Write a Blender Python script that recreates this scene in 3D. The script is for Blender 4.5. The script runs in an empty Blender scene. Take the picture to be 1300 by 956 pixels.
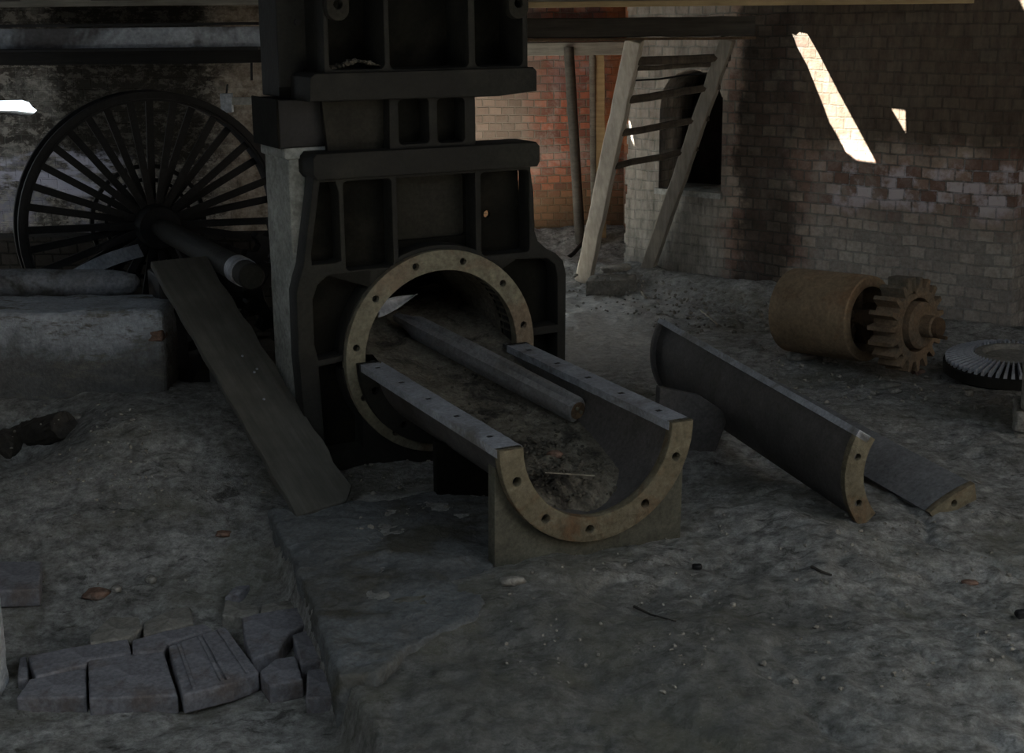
import bpy, bmesh, math, random
import numpy as np
from mathutils import Vector, Matrix, noise

random.seed(7)
SC = bpy.context.scene
COL = SC.collection
PI = math.pi

# ------------------------------------------------------------------ camera
FPX, PITCH, ROLL, CAMZ = 1776.0, math.radians(13.1), math.radians(-0.58), 2.0
cp, sp, cr, sr = math.cos(PITCH), math.sin(PITCH), math.cos(ROLL), math.sin(ROLL)
M0 = np.array([[1, 0, 0], [0, -sp, -cp], [0, cp, -sp]])
MC = np.array([[cr, -sr, 0], [sr, cr, 0], [0, 0, 1]]) @ M0      # rows: right, down, forward
cam = bpy.data.objects.new('camera', bpy.data.cameras.new('camera'))
COL.objects.link(cam)
cam.data.sensor_width = 36.0
cam.data.lens = FPX / 1300 * 36.0
cam.data.shift_y = -45.0 / 1300
cam.data.clip_start = 0.05
r_, d_, f_ = MC
cam.matrix_world = Matrix(((r_[0], -d_[0], -f_[0], 0), (r_[1], -d_[1], -f_[1], 0), (r_[2], -d_[2], -f_[2], CAMZ), (0, 0, 0, 1)))
SC.camera = cam


def ray(x, y):
    return MC.T @ np.array([(x - 650) / FPX, (y - 433) / FPX, 1.0])


def G(x, y, z=0.0):            # point of the place seen at (x, y) at height z
    d = ray(x, y)
    return Vector((np.array([0, 0, CAMZ]) + d * (z - CAMZ) / d[2]).tolist())


def YP(x, y, Y):               # point of the place seen at (x, y) at distance Y
    d = ray(x, y)
    return Vector((np.array([0, 0, CAMZ]) + d * Y / d[1]).tolist())


# ------------------------------------------------------------------ light
SKY = 0.85
SUN_DIR = Vector((0.62, 0.10, -0.78)).normalized()
w = bpy.data.worlds.new('sky')
SC.world = w
w.use_nodes = True
bg = w.node_tree.nodes['Background']
bg.inputs[0].default_value = (0.80, 0.91, 1.0, 1)
bg.inputs[1].default_value = 2.2 * SKY
sun = bpy.data.objects.new('sun', bpy.data.lights.new('sun', 'SUN'))
COL.objects.link(sun)
sun.data.energy = 95.0
sun.data.color = (1.0, 0.93, 0.82)
sun.data.angle = math.radians(0.6)
sun.rotation_euler = SUN_DIR.to_track_quat('-Z', 'Y').to_euler()
SC.view_settings.view_transform = 'Standard'
SC.view_settings.look = 'None'
SC.view_settings.gamma = 1.0
SC.view_settings.use_curve_mapping = False
SC.view_settings.exposure = 0.35
SC.cycles.max_bounces = 8
SC.cycles.diffuse_bounces = 5
SC.cycles.caustics_reflective = False
SC.cycles.caustics_refractive = False
SC.cycles.use_denoising = True


# ------------------------------------------------------------------ material helpers
class NT:
    def __init__(s, name):
        s.m = bpy.data.materials.new(name)
        s.m.use_nodes = True
        s.t = s.m.node_tree
        s.t.nodes.clear()
        s.out = s.t.nodes.new('ShaderNodeOutputMaterial')
        s.b = s.t.nodes.new('ShaderNodeBsdfPrincipled')
        s.t.links.new(s.b.outputs[0], s.out.inputs[0])
        s.tc = s.t.nodes.new('ShaderNodeTexCoord')
        s.co = s.tc.outputs['Object']

    def put(s, sock, v):
        if hasattr(v, 'is_linked') or isinstance(v, bpy.types.NodeSocket):
            s.t.links.new(v, sock)
        elif isinstance(v, (tuple, list)):
            sock.default_value = tuple(v) + ((1,) if len(v) == 3 and len(sock.default_value) == 4 else ())
        else:
            sock.default_value = v

    def noise(s, scale=5, detail=4, rough=.6, co=None, dist=0):
        n = s.t.nodes.new('ShaderNodeTexNoise')
        s.put(n.inputs['Vector'], co or s.co)
        n.inputs['Scale'].default_value = scale
        n.inputs['Detail'].default_value = detail
        n.inputs['Roughness'].default_value = rough
        n.inputs['Distortion'].default_value = dist
        return n.outputs[0]

    def scaled(s, sx, sy, sz):
        n = s.t.nodes.new('ShaderNodeMapping')
        n.inputs['Scale'].default_value = (sx, sy, sz)
        s.t.links.new(s.co, n.inputs['Vector'])
        return n.outputs[0]

    def ramp(s, f, a, b, ca=(0, 0, 0), cb=(1, 1, 1)):
        n = s.t.nodes.new('ShaderNodeValToRGB')
        s.put(n.inputs[0], f)
        n.color_ramp.elements[0].position = a
        n.color_ramp.elements[1].position = b
        n.color_ramp.elements[0].color = (*ca, 1)
        n.color_ramp.elements[1].color = (*cb, 1)
        return n.outputs[0]

    def mix(s, f, a, b, mode='MIX'):
        n = s.t.nodes.new('ShaderNodeMix')
        n.data_type = 'RGBA'
        n.blend_type = mode
        s.put(n.inputs[0], f)
        s.put(n.inputs[6], a)
        s.put(n.inputs[7], b)
        return n.outputs[2]

    def math(s, op, a, b=0.0, c=None):
        n = s.t.nodes.new('ShaderNodeMath')
        n.operation = op
        s.put(n.inputs[0], a)
        s.put(n.inputs[1], b)
        if c is not None:
            s.put(n.inputs[2], c)
        return n.outputs[0]

    def sep(s, co=None):
        n = s.t.nodes.new('ShaderNodeSeparateXYZ')
        s.t.links.new(co or s.co, n.inputs[0])
        return n.outputs

    def comb(s, x, y, z):
        n = s.t.nodes.new('ShaderNodeCombineXYZ')
        for i, v in enumerate((x, y, z)):
            s.put(n.inputs[i], v)
        return n.outputs[0]

    def smooth(s, v, a, b):
        n = s.t.nodes.new('ShaderNodeMapRange')
        n.interpolation_type = 'SMOOTHSTEP'
        s.put(n.inputs[0], v)
        n.inputs[1].default_value = a
        n.inputs[2].default_value = b
        return n.outputs[0]

    def bump(s, h, strength=.5, dist=.02, prev=None):
        n = s.t.nodes.new('ShaderNodeBump')
        s.put(n.inputs['Height'], h)
        n.inputs['Strength'].default_value = strength
        n.inputs['Distance'].default_value = dist
        if prev is not None:
            s.t.links.new(prev, n.inputs['Normal'])
        return n.outputs[0]

    def done(s, col, rough=.9, normal=None, metal=0.0, spec=.3):
        s.put(s.b.inputs['Base Color'], col)
        s.put(s.b.inputs['Roughness'], rough)
        s.b.inputs['Metallic'].default_value = metal
        s.b.inputs['Specular IOR Level'].default_value = spec
        if normal is not None:
            s.t.links.new(normal, s.b.inputs['Normal'])
        return s.m


def rough_mat(name, c1, c2, c3=None, scale=6, rough=.9, bump=.5, dist=.01, fine=40, spec=.25, patch=(.5, .62)):
    n = NT(name)
    a = n.noise(scale, 6, .65)
    col = n.mix(n.ramp(a, .3, .7), c1, c2)
    if c3:
        col = n.mix(n.ramp(n.noise(scale * .45, 5, .7, dist=.6), *patch), col, c3)
    f = n.noise(fine, 5, .7)
    col = n.mix(.6, col, n.ramp(f, .3, .7, (.3, .3, .3), (1.15, 1.15, 1.15)), 'MULTIPLY')
    col = n.mix(.5, col, n.ramp(n.noise(scale * 2.7, 7, .75), .32, .62, (.45, .45, .45), (1.1, 1.1, 1.1)), 'MULTIPLY')
    return n.done(col, rough, n.bump(f, bump, dist, n.bump(a, bump, dist * 3)), spec=spec)


def wood_mat(name, c1, c2, axis=0, rough=.85, scale=1.0):
    n = NT(name)
    sc = [22 * scale] * 3
    sc[axis] = 1.6 * scale
    co = n.scaled(*sc)
    g = n.noise(1.4, 6, .7, co)
    col = n.mix(n.ramp(g, .3, .7), c1, c2)
    st = n.ramp(n.noise(3, 4, .6), .4, .7, (.55, .55, .55), (1, 1, 1))
    col = n.mix(.7, col, st, 'MULTIPLY')
    return n.done(col, rough, n.bump(g, .6, .006), spec=.2)


def brick_mat(name, ca, cb, mortar, over=None, bw=.225, bh=.075, seed=0.0, flaky=.5, bumpd=.012, dark_mix=.5):
    """brickwork on local X / Z; 'over' adds this wall's own stains and washes"""
    n = NT(name)
    X, Y, Z = n.sep()
    wob = n.noise(2.2, 3, .5)
    wob2 = n.noise(9, 3, .6)
    xx = n.math('ADD', n.math('ADD', X, Y), n.math('MULTIPLY', wob2, .02))
    zz = n.math('ADD', Z, n.math('MULTIPLY', wob, .05))
    zz = n.math('ADD', zz, n.math('MULTIPLY', wob2, .010))
    v = n.comb(n.math('ADD', xx, seed), zz, 0.0)
    b = n.t.nodes.new('ShaderNodeTexBrick')
    n.t.links.new(v, b.inputs['Vector'])
    b.inputs['Color1'].default_value = (0, 0, 0, 1)
    b.inputs['Color2'].default_value = (1, 1, 1, 1)
    b.inputs['Mortar'].default_value = (.5, .5, .5, 1)
    b.inputs['Scale'].default_value = 1.0
    b.inputs['Mortar Size'].default_value = .006
    b.inputs['Mortar Smooth'].default_value = .35
    b.inputs['Brick Width'].default_value = bw * .5
    b.inputs['Row Height'].default_value = bh
    b.offset = .5
    fac, mort = b.outputs['Color'], b.outputs['Fac']
    br = n.mix(fac, ca, cb)
    nz = n.noise(26, 6, .75)
    br = n.mix(n.ramp(nz, .3, .75), n.mix(.5, br, (.03, .03, .03), 'MIX'), br)
    br = n.mix(n.ramp(n.math('ADD', n.math('MULTIPLY', fac, .5), n.math('MULTIPLY', n.noise(1.7, 4, .6), .6)), .35, .75), n.mix(.6, br, (.05, .045, .04)), br)
    col = n.mix(mort, br, mortar)
    wash = n.ramp(n.noise(3.3, 8, .75, dist=.4), .48, .6)
    col = n.mix(n.math('MULTIPLY', wash, flaky), col, (.33, .32, .29))
    if over:
        col = over(n, col, X, Z, fac)
    hgt = n.math('SUBTRACT', n.math('MULTIPLY', nz, .5), mort)
    hgt = n.math('ADD', hgt, n.math('MULTIPLY', fac, .7))
    nm = n.bump(hgt, 1.0, bumpd, n.bump(n.noise(5, 5, .6), .6, .03))
    return n.done(col, .95, nm, spec=.15)


# ------------------------------------------------------------------ object helpers
def obj(name, me, mat, parent=None, smooth=None):
    if isinstance(me, bmesh.types.BMesh):
        m = bpy.data.meshes.new(name)
        bmesh.ops.recalc_face_normals(me, faces=me.faces)
        me.to_mesh(m)
        me.free()
        me = m
    me.materials.clear()
    me.materials.append(mat)
    o = bpy.data.objects.new(name, me)
    COL.objects.link(o)
    if parent:
        o.parent = parent
    if smooth:
        for p in me.polygons:
            p.use_smooth = True
        if smooth != 'all':
            me.set_sharp_from_angle(angle=math.radians(smooth if smooth is not True else 35))
    return o


def tag(o, label, cat, group=None, kind=None):
    o['label'] = label
    o['category'] = cat
    if group:
        o['group'] = group
    if kind:
        o['kind'] = kind
    return o


def thing(name, label, cat, loc=(0, 0, 0), rz=0.0, group=None):
    o = bpy.data.objects.new(name, None)
    COL.objects.link(o)
    o.location = loc
    o.rotation_euler = (0, 0, rz)
    return tag(o, label, cat, group)


def struct(o):
    o['kind'] = 'structure'
    return o


def bvl(o, wd=.005, seg=2, ang=40):
    m = o.modifiers.new('bevel', 'BEVEL')
    m.width = wd
    m.segments = seg
    m.limit_method = 'ANGLE'
    m.angle_limit = math.radians(ang)
    return o


TEX = {}


def lumpy(o, amp=.01, size=.1, sub=0, voxel=None, name='lumps'):
    if voxel:
        m = o.modifiers.new('remesh', 'REMESH')
        m.mode = 'VOXEL'
        m.voxel_size = voxel
        m.use_smooth_shade = True
    if sub:
        m = o.modifiers.new('sub', 'SUBSURF')
        m.subdivision_type = 'SIMPLE'
        m.levels = m.render_levels = sub
    k = round(size, 4)
    if k not in TEX:
        t = bpy.data.textures.new('lumps', 'CLOUDS')
        t.noise_scale = size
        t.noise_depth = 3
        TEX[k] = t
    m = o.modifiers.new('displace', 'DISPLACE')
    m.texture = TEX[k]
    m.strength = amp
    m.mid_level = .5
    m.texture_coords = 'GLOBAL'
    return o


def box(x0, x1, y0, y1, z0, z1, bm=None):
    bm = bm or bmesh.new()
    vs = [bm.verts.new(p) for p in ((x0, y0, z0), (x1, y0, z0), (x1, y1, z0), (x0, y1, z0), (x0, y0, z1), (x1, y0, z1), (x1, y1, z1), (x0, y1, z1))]
    for f in ((0, 3, 2, 1), (4, 5, 6, 7), (0, 1, 5, 4), (1, 2, 6, 5), (2, 3, 7, 6), (3, 0, 4, 7)):
        bm.faces.new([vs[i] for i in f])
    return bm


def slab_from(pts, z0, z1, bm=None):
    """a solid from a plan outline [(x, y)] between two heights"""
    bm = bm or bmesh.new()
    lo = [bm.verts.new((p[0], p[1], z0)) for p in pts]
    hi = [bm.verts.new((p[0], p[1], z1)) for p in pts]
    bm.faces.new(lo[::-1])
    bm.faces.new(hi)
    n = len(pts)
    for i in range(n):
        bm.faces.new((lo[i], lo[(i + 1) % n], hi[(i + 1) % n], hi[i]))
    return bm


def plate(outer, holes, y0, y1, bevel=0.0):
    """solid plate: outline and holes drawn in local X/Z, thickness along local Y"""
    cu = bpy.data.curves.new('tmp', 'CURVE')
    cu.dimensions = '2D'
    cu.fill_mode = 'BOTH'
    for pts in [outer] + list(holes):
        s = cu.splines.new('POLY')
        s.points.add(len(pts) - 1)
        for i, p in enumerate(pts):
            s.points[i].co = (p[0], p[1], 0, 1)
        s.use_cyclic_u = True
    th = (y1 - y0) / 2
    cu.extrude = max(th - bevel, 1e-4)
    cu.bevel_depth = bevel
    cu.bevel_resolution = 1
    cu.offset = -bevel
    o = bpy.data.objects.new('tmp', cu)
    COL.objects.link(o)
    bpy.context.view_layer.update()
    dg = bpy.context.evaluated_depsgraph_get()
    me = bpy.data.meshes.new_from_object(o.evaluated_get(dg))
    bpy.data.objects.remove(o)
    bpy.data.curves.remove(cu)
    bm = bmesh.new()
    bm.from_mesh(me)
    bpy.data.meshes.remove(me)
    bmesh.ops.remove_doubles(bm, verts=bm.verts, dist=1e-5)
    for v in bm.verts:
        x, y, z = v.co
        v.co = (x, (y0 + y1) / 2 - z, y)
    return bm


def circ(cx, cz, r, n=16, a0=0, a1=360):
    full = abs(a1 - a0) >= 360
    k = n if full else n + 1
    return [(cx + r * math.cos(math.radians(a0 + (a1 - a0) * i / n)), cz + r * math.sin(math.radians(a0 + (a1 - a0) * i / n))) for i in range(k)]


def rr(x0, x1, z0, z1, r=.03, n=5):
    out = []
    for cx, cz, a in ((x1 - r, z1 - r, 0), (x0 + r, z1 - r, 90), (x0 + r, z0 + r, 180), (x1 - r, z0 + r, 270)):
        out += circ(cx, cz, r, n, a, a + 90)
    return out


def arc_plate(r0, r1, a0, a1, y0, y1, holes=(), hr=.016, bevel=.003, n=48):
    out = circ(0, 0, r1, n, a0, a1) + circ(0, 0, r0, n, a1, a0)
    rm = (r0 + r1) / 2
    hs = [circ(rm * math.cos(math.radians(h)), rm * math.sin(math.radians(h)), hr, 12) for h in holes]
    return plate(out, hs, y0, y1, bevel)


def ring_plate(r0, r1, y0, y1, holes=(), hr=.016, bevel=.003, n=72):
    rm = (r0 + r1) / 2
    hs = [circ(0, 0, r0, n)] + [circ(rm * math.cos(math.radians(h)), rm * math.sin(math.radians(h)), hr, 12) for h in holes]
    return plate(circ(0, 0, r1, n), hs, y0, y1, bevel)


def shell(r0, r1, a0, a1, y0, y1, n=32):
    """part of a pipe wall along local Y"""
    bm = bmesh.new()
    sec = circ(0, 0, r1, n, a0, a1) + circ(0, 0, r0, n, a1, a0)
    k = 8
    rows = [[bm.verts.new((x, y0 + (y1 - y0) * j / k, z)) for x, z in sec] for j in range(k + 1)]
    m = len(sec)
    for j in range(k):
        for i in range(m):
            bm.faces.new((rows[j][i], rows[j][(i + 1) % m], rows[j + 1][(i + 1) % m], rows[j + 1][i]))
    bm.faces.new(rows[0])
    bm.faces.new(rows[-1][::-1])
    return bm


def lathe(prof, n=48, bm=None, axis='Y'):
    """prof: (radius, position along the axis)"""
    bm = bm or bmesh.new()
    rows = []
    for r, y in prof:
        row = []
        for i in range(n):
            a = 2 * PI * i / n
            c, s = r * math.cos(a), r * math.sin(a)
            row.append(bm.verts.new((c, y, s) if axis == 'Y' else (c, s, y)))
        rows.append(row)
    for j in range(len(rows) - 1):
        for i in range(n):
            bm.faces.new((rows[j][i], rows[j][(i + 1) % n], rows[j + 1][(i + 1) % n], rows[j + 1][i]))
    if prof[0][0] > 1e-5 and prof[0] != prof[-1]:
        bm.faces.new(rows[0])
        bm.faces.new(rows[-1][::-1])
    return bm


def beam(p, q, wd, th, bm=None, up=(0, 0, 1), seg=1, wob=0.0, taper=1.0):
    """rectangular bar from p to q; wd across, th along 'up'"""
    bm = bm or bmesh.new()
    p, q = Vector(p), Vector(q)
    d = (q - p).normalized()
    u = Vector(up)
    s = d.cross(u).normalized()
    u = s.cross(d).normalized()
    rows = []
    for j in range(seg + 1):
        t = j / seg
        c = p.lerp(q, t) + (s * random.uniform(-wob, wob) + u * random.uniform(-wob, wob) if 0 < j < seg else Vector())
        k = 1 + (taper - 1) * t
        rows.append([bm.verts.new(c + s * a * wd * k / 2 + u * b * th * k / 2) for a, b in ((-1, -1), (1, -1), (1, 1), (-1, 1))])
    for j in range(seg):
        for i in range(4):
            bm.faces.new((rows[j][i], rows[j][(i + 1) % 4], rows[j + 1][(i + 1) % 4], rows[j + 1][i]))
    bm.faces.new(rows[0][::-1])
    bm.faces.new(rows[-1])
    return bm


def tube(pts, r, n=8, bm=None, r1=None):
    bm = bm or bmesh.new()
    pts = [Vector(p) for p in pts]
    rows = []
    for j, p in enumerate(pts):
        d = (pts[min(j + 1, len(pts) - 1)] - pts[max(j - 1, 0)]).normalized()
        a = Vector((0, 0, 1)) if abs(d.z) < .9 else Vector((1, 0, 0))
        s = d.cross(a).normalized()
        u = s.cross(d)
        rad = r if r1 is None else r + (r1 - r) * j / (len(pts) - 1)
        rows.append([bm.verts.new(p + (s * math.cos(2 * PI * i / n) + u * math.sin(2 * PI * i / n)) * rad) for i in range(n)])
    for j in range(len(rows) - 1):
        for i in range(n):
            bm.faces.new((rows[j][i], rows[j][(i + 1) % n], rows[j + 1][(i + 1) % n], rows[j + 1][i]))
    bm.faces.new(rows[0][::-1])
    bm.faces.new(rows[-1])
    return bm


def rock_bm(rx, ry, rz, seed=0, sub=3, rough=.35, flat=True, bm=None, loc=(0, 0, 0), rot=0.0):
    t = bmesh.new()
    bmesh.ops.create_icosphere(t, subdivisions=sub, radius=1.0)
    sv = Vector((seed * 3.1, seed * 1.7, seed * .9))
    R = Matrix.Rotation(rot, 3, 'Z')
    for v in t.verts:
        c = v.co.copy()
        k = 1 + rough * noise.noise(c * 1.1 + sv) + rough * .4 * noise.noise(c * 3 + sv)
        # squarish, broken outline
        mx = max(abs(c.x), abs(c.y), abs(c.z))
        c = c * (1 + .35 * (1 / mx - 1) * .9) * k
        v.co = R @ Vector((c.x * rx, c.y * ry, c.z * rz)) + Vector(loc)
    if bm is None:
        return t
    me = bpy.data.meshes.new('t')
    t.to_mesh(me)
    t.free()
    bm.from_mesh(me)
    bpy.data.meshes.remove(me)
    return bm


# ------------------------------------------------------------------ ground heights
def vnoise(x, y, s, seed=0):
    """smooth value noise, arrays in, about -1..1 out"""
    x = np.asarray(x, float) * s
    y = np.asarray(y, float) * s
    xi, yi = np.floor(x).astype(int), np.floor(y).astype(int)
    xf, yf = x - xi, y - yi
    u, v = xf * xf * (3 - 2 * xf), yf * yf * (3 - 2 * yf)

    def h(a, b):
        n = (a * 374761393 + b * 668265263 + seed * 982451653) & 0x7fffffff
        n = ((n ^ (n >> 13)) * 1274126177) & 0x7fffffff
        return ((n ^ (n >> 16)) & 0xffff) / 32767.5 - 1
    return (h(xi, yi) * (1 - u) + h(xi + 1, yi) * u) * (1 - v) + (h(xi, yi + 1) * (1 - u) + h(xi + 1, yi + 1) * u) * v


def sstep(a, b, x):
    t = np.clip((np.asarray(x, float) - a) / (b - a), 0, 1)
    return t * t * (3 - 2 * t)


def hill(x, y, cx, cy, sx, sy, h, rot=0):
    c, s = math.cos(rot), math.sin(rot)
    dx, dy = x - cx, y - cy
    a, b = dx * c + dy * s, -dx * s + dy * c
    return h * np.exp(-(a / sx) ** 2 - (b / sy) ** 2)


def height(x, y):
    x = np.asarray(x, float)
    y = np.asarray(y, float)
    # side of the slab edge line (-1.007,5.42) -> (-.514,3.91): negative = left of it
    sd = (x + 1.007) * .951 + (y - 5.42) * .311
    left = 1 - sstep(-.03, .03, sd)
    z = np.zeros_like(x)
    mound = -.15 + .35 * sstep(4.55, 6.6, y) - .25 * sstep(6.85, 7.4, y)
    mound = mound * (1 - sstep(-1.05, -.75, x) * sstep(5.3, 5.7, y)) + .03 * sstep(-1.05, -.75, x) * sstep(5.3, 5.7, y)
    lz = np.where(sd < .03, mound, 0)
    far = sstep(5.35, 5.55, y)
    leftb = left * (1 - far) + far * (1 - sstep(-1.25, -.80, x))
    z = z * (1 - leftb) + mound * leftb
    z += -.22 * hill(x, y, -2.3, 6.2, .26, .28, 1.0)
    z += hill(x, y, -1.75, 6.0, .5, .4, .05)
    # spoil heaped round the front foot and the leaning covers
    z += hill(x, y, .35, 4.80, .42, .17, .055, .45)
    z += hill(x, y, 1.25, 4.95, .35, .35, .03)
    z += hill(x, y, 1.45, 5.5, .5, .5, .04)
    z += hill(x, y, .75, 6.6, .25, .6, .05)
    z += hill(x, y, .45, 4.25, .5, .2, .05, -.3)
    z += hill(x, y, .05, 4.72, .25, .35, .035)
    z += hill(x, y, -.25, 5.4, .35, .25, .04)
    z += hill(x, y, 1.5, 4.1, .6, .25, .035, .2)
    # rubble bank against the right wall and in the far corner
    dw = (x - 1.293) * .643 + (y - 10.217) * .766
    z += .11 * np.exp(-((dw + .1) / .30) ** 2) * (.8 + .5 * vnoise(x, y, 3, 5)) * (x < 1.9)
    z += .05 * np.exp(-((dw + .05) / .3) ** 2)
    z += .16 * sstep(11.4, 12.3, y)
    right = sstep(-.2, .4, x)
    z += .020 * vnoise(x, y, 1.7, 1) + .018 * vnoise(x + .3 * y, y, 4.1, 2)
    z += (.005 + .004 * right) * vnoise(x + .3 * y, y * 1.1 - x * .4, 9, 3) + .007 * vnoise(x, y, 17, 4) + .005 * vnoise(x, y, 37, 6)
    crack = np.abs(vnoise(x * 1.0 + y * .5, y * 1.3, 3.2, 9))
    z -= .018 * right * np.exp(-(crack / .06) ** 2)
    return z


def gz(x, y):
    return float(height(np.array([x]), np.array([y]))[0])


def on_ground(px, py, it=6):
    z = 0.0
    for _ in range(it):
        p = G(px, py, z)
        z = gz(p.x, p.y)
    return G(px, py, z)


def in_ground(px, py):
    return on_ground(px, py)


# ------------------------------------------------------------------ materials
M = {}
M['dirt'] = None
n = NT('dry_earth')
X, Y, Z = n.sep()
a = n.noise(2.2, 8, .7)
b = n.noise(13, 8, .75)
c = n.noise(70, 5, .8)
col = n.mix(n.ramp(a, .35, .65), (.36, .36, .345), (.54, .54, .525))
col = n.mix(n.ramp(b, .38, .62), n.mix(.62, col, (.045, .042, .036)), col)
col = n.mix(.6, col, n.ramp(n.noise(30, 8, .85), .36, .62, (.28, .27, .26), (1.45, 1.45, 1.45)), 'MULTIPLY')
col = n.mix(n.ramp(n.noise(5.5, 9, .8, n.scaled(1, 1.7, 1), dist=.8), .56, .63), col, n.mix(.7, col, (.03, .028, .024)))
rgt = n.smooth(X, -.6, .9)
front_dark = n.math('MULTIPLY', n.smooth(n.math('ADD', X, n.math('MULTIPLY', a, .6)), -.6, .1), n.math('SUBTRACT', 1.0, n.smooth(n.math('ADD', X, n.math('MULTIPLY', a, .8)), 1.1, 1.9)))  # darker tone across the middle of the front floor
front_dark = n.math('MULTIPLY', front_dark, n.math('SUBTRACT', 1.0, n.smooth(n.math('ADD', Y, n.math('MULTIPLY', a, .8)), 4.7, 5.5)))
col = n.mix(n.math('MULTIPLY', front_dark, .62), col, (.11, .112, .10))
# damp green-brown stain on the mound and pale patch painting in daylight on the floor behind the press
damp = n.ramp(n.noise(1.6, 5, .6, dist=.5), .50, .62)
col = n.mix(n.math('MULTIPLY', damp, .45), col, (.17, .165, .12))
pale = n.math('MULTIPLY', n.smooth(Y, 7.4, 8.8), n.math('SUBTRACT', 1.0, n.smooth(Y, 9.6, 10.4)))
pale = n.math('MULTIPLY', pale, n.math('SUBTRACT', 1.0, n.smooth(n.math('ADD', X, n.math('MULTIPLY', a, .8)), 1.1, 1.8)))
col = n.mix(n.math('MULTIPLY', pale, .85), col, n.mix(n.ramp(n.noise(24, 8, .8, n.scaled(1, 1.8, 1)), .35, .6), (.42, .41, .38), (.85, .83, .78)))
col = n.mix(n.ramp(c, .62, .72), col, (.36, .35, .32))
back_shade = n.math('MULTIPLY', n.smooth(n.math('ADD', Y, n.math('MULTIPLY', a, .5)), 7.0, 7.35), n.math('SUBTRACT', 1.0, n.smooth(X, -.95, -.6)))  # near-black floor colour paints the deep shade round the machinery behind the plank
back_shade = n.math('MULTIPLY', back_shade, n.math('SUBTRACT', 1.0, n.smooth(Y, 9.0, 9.5)))
col = n.mix(n.math('MULTIPLY', back_shade, .95), col, (.02, .019, .017))
M['dirt'] = n.done(col, .97, n.bump(c, .9, .010, n.bump(b, 1.0, .035)), spec=.1)

M['fill'] = rough_mat('clay_dust_fill', (0.120, 0.111, 0.090), (0.228, 0.210, 0.174), (0.060, 0.055, 0.048), 9, .97, 1.0, .012, 60, .05)
M['gravel'] = rough_mat('gravel', (0.192, 0.180, 0.156), (0.360, 0.342, 0.300), None, 5, .95, .6, .004, 60, .1)
M['concrete'] = rough_mat('old_concrete', (0.112, 0.117, 0.120), (0.167, 0.178, 0.184), (0.084, 0.081, 0.067), 3, .95, .7, .008, 55, .15)
M['render'] = rough_mat('flaking_render', (.16, .165, .175), (.26, .28, .31), (.09, .09, .085), 3.2, .95, .8, .012, 45, .1, (.46, .56))
M['stone'] = rough_mat('stone', (.17, .165, .15), (.30, .29, .26), None, 8, .95, .8, .008, 50, .1)
M['pale_stone'] = rough_mat('pale_stone', (0.210, 0.203, 0.182), (0.322, 0.308, 0.280), None, 8, .95, .8, .008, 50, .1)
M['red_stone'] = rough_mat('brick_red', (.16, .10, .075), (.24, .155, .12), (.2, .18, .16), 14, .95, .8, .006, 50, .1)
M['paver'] = rough_mat('grey_violet_brick', (0.167, 0.167, 0.184), (0.239, 0.239, 0.261), (0.153, 0.135, 0.131), 6, .93, .5, .004, 50, .15)
M['white_post'] = rough_mat('whitewash', (0.378, 0.414, 0.450), (0.558, 0.594, 0.648), (0.225, 0.198, 0.180), 7, .9, .6, .006, 50, .15)
M['iron'] = rough_mat('dark_cast_iron', (0.009, 0.009, 0.008), (0.015, 0.015, 0.013), (0.020, 0.020, 0.016), 4, .8, .5, .004, 60, .3)
M['iron_black'] = rough_mat('black_iron', (0.008, 0.008, 0.009), (0.017, 0.017, 0.018), None, 5, .7, .4, .004, 60, .3)
M['iron_deep'] = rough_mat('shade_dark_iron', (0.005, 0.005, 0.004), (0.010, 0.010, 0.008), (0.015, 0.014, 0.011), 4, .9, .4, .004, 60, .1)  # iron darkened to paint in the shade of the casting pockets
M['iron_blue'] = rough_mat('worn_blue_grey_iron', (0.230, 0.243, 0.270), (0.405, 0.432, 0.486), (0.162, 0.155, 0.149), 5, .6, .35, .003, 60, .4)
M['panel'] = rough_mat('dusty_panel', (0.018, 0.018, 0.014), (0.026, 0.024, 0.020), None, 3, .9, .3, .003, 60, .2)
M['plate_iron'] = rough_mat('grey_plate_iron', (0.068, 0.064, 0.062), (0.100, 0.094, 0.092), (0.056, 0.051, 0.044), 3, .75, .3, .003, 60, .35)
M['clay_bits'] = rough_mat('clay_bits', (.05, .046, .038), (.13, .12, .10), None, 5, .95, .6, .004, 60, .1)
M['timber_black'] = wood_mat('black_timber', (.010, .010, .010), (.022, .021, .020))
M['plate_lit'] = rough_mat('light_lifted_plate_iron', (.14, .14, .145), (.21, .21, .215), (.11, .105, .10), 3, .8, .4, .003, 60, .3)  # plate iron lightened to carry light on the upturned cover and the shaft
n = NT('stained_render')
X, Y, Z = n.sep()
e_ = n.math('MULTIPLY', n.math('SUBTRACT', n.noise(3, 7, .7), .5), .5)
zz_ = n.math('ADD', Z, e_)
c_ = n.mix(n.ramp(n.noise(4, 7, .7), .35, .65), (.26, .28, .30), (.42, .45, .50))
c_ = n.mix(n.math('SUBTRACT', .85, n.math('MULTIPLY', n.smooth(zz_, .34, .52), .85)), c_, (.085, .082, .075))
c_ = n.mix(n.ramp(n.noise(6, 8, .75, n.scaled(.6, 1, 2)), .52, .6), c_, (.16, .155, .14))
c_ = n.mix(.6, c_, n.ramp(n.noise(45, 6, .75), .3, .7, (.4, .4, .4), (1.2, 1.2, 1.2)), 'MULTIPLY')
M['plinth'] = n.done(c_, .95, n.bump(n.noise(12, 7, .75), 1.0, .02), spec=.1)
M['foot'] = rough_mat('dull_ochre_plate', (.085, .084, .066), (.12, .118, .092), (.07, .068, .055), 3, .9, .5, .004, 60, .2)
M['ring'] = rough_mat('pitted_ochre_iron', (0.148, 0.139, 0.101), (0.221, 0.206, 0.154), (0.184, 0.145, 0.104), 8, .85, .9, .006, 38, .2)
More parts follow.
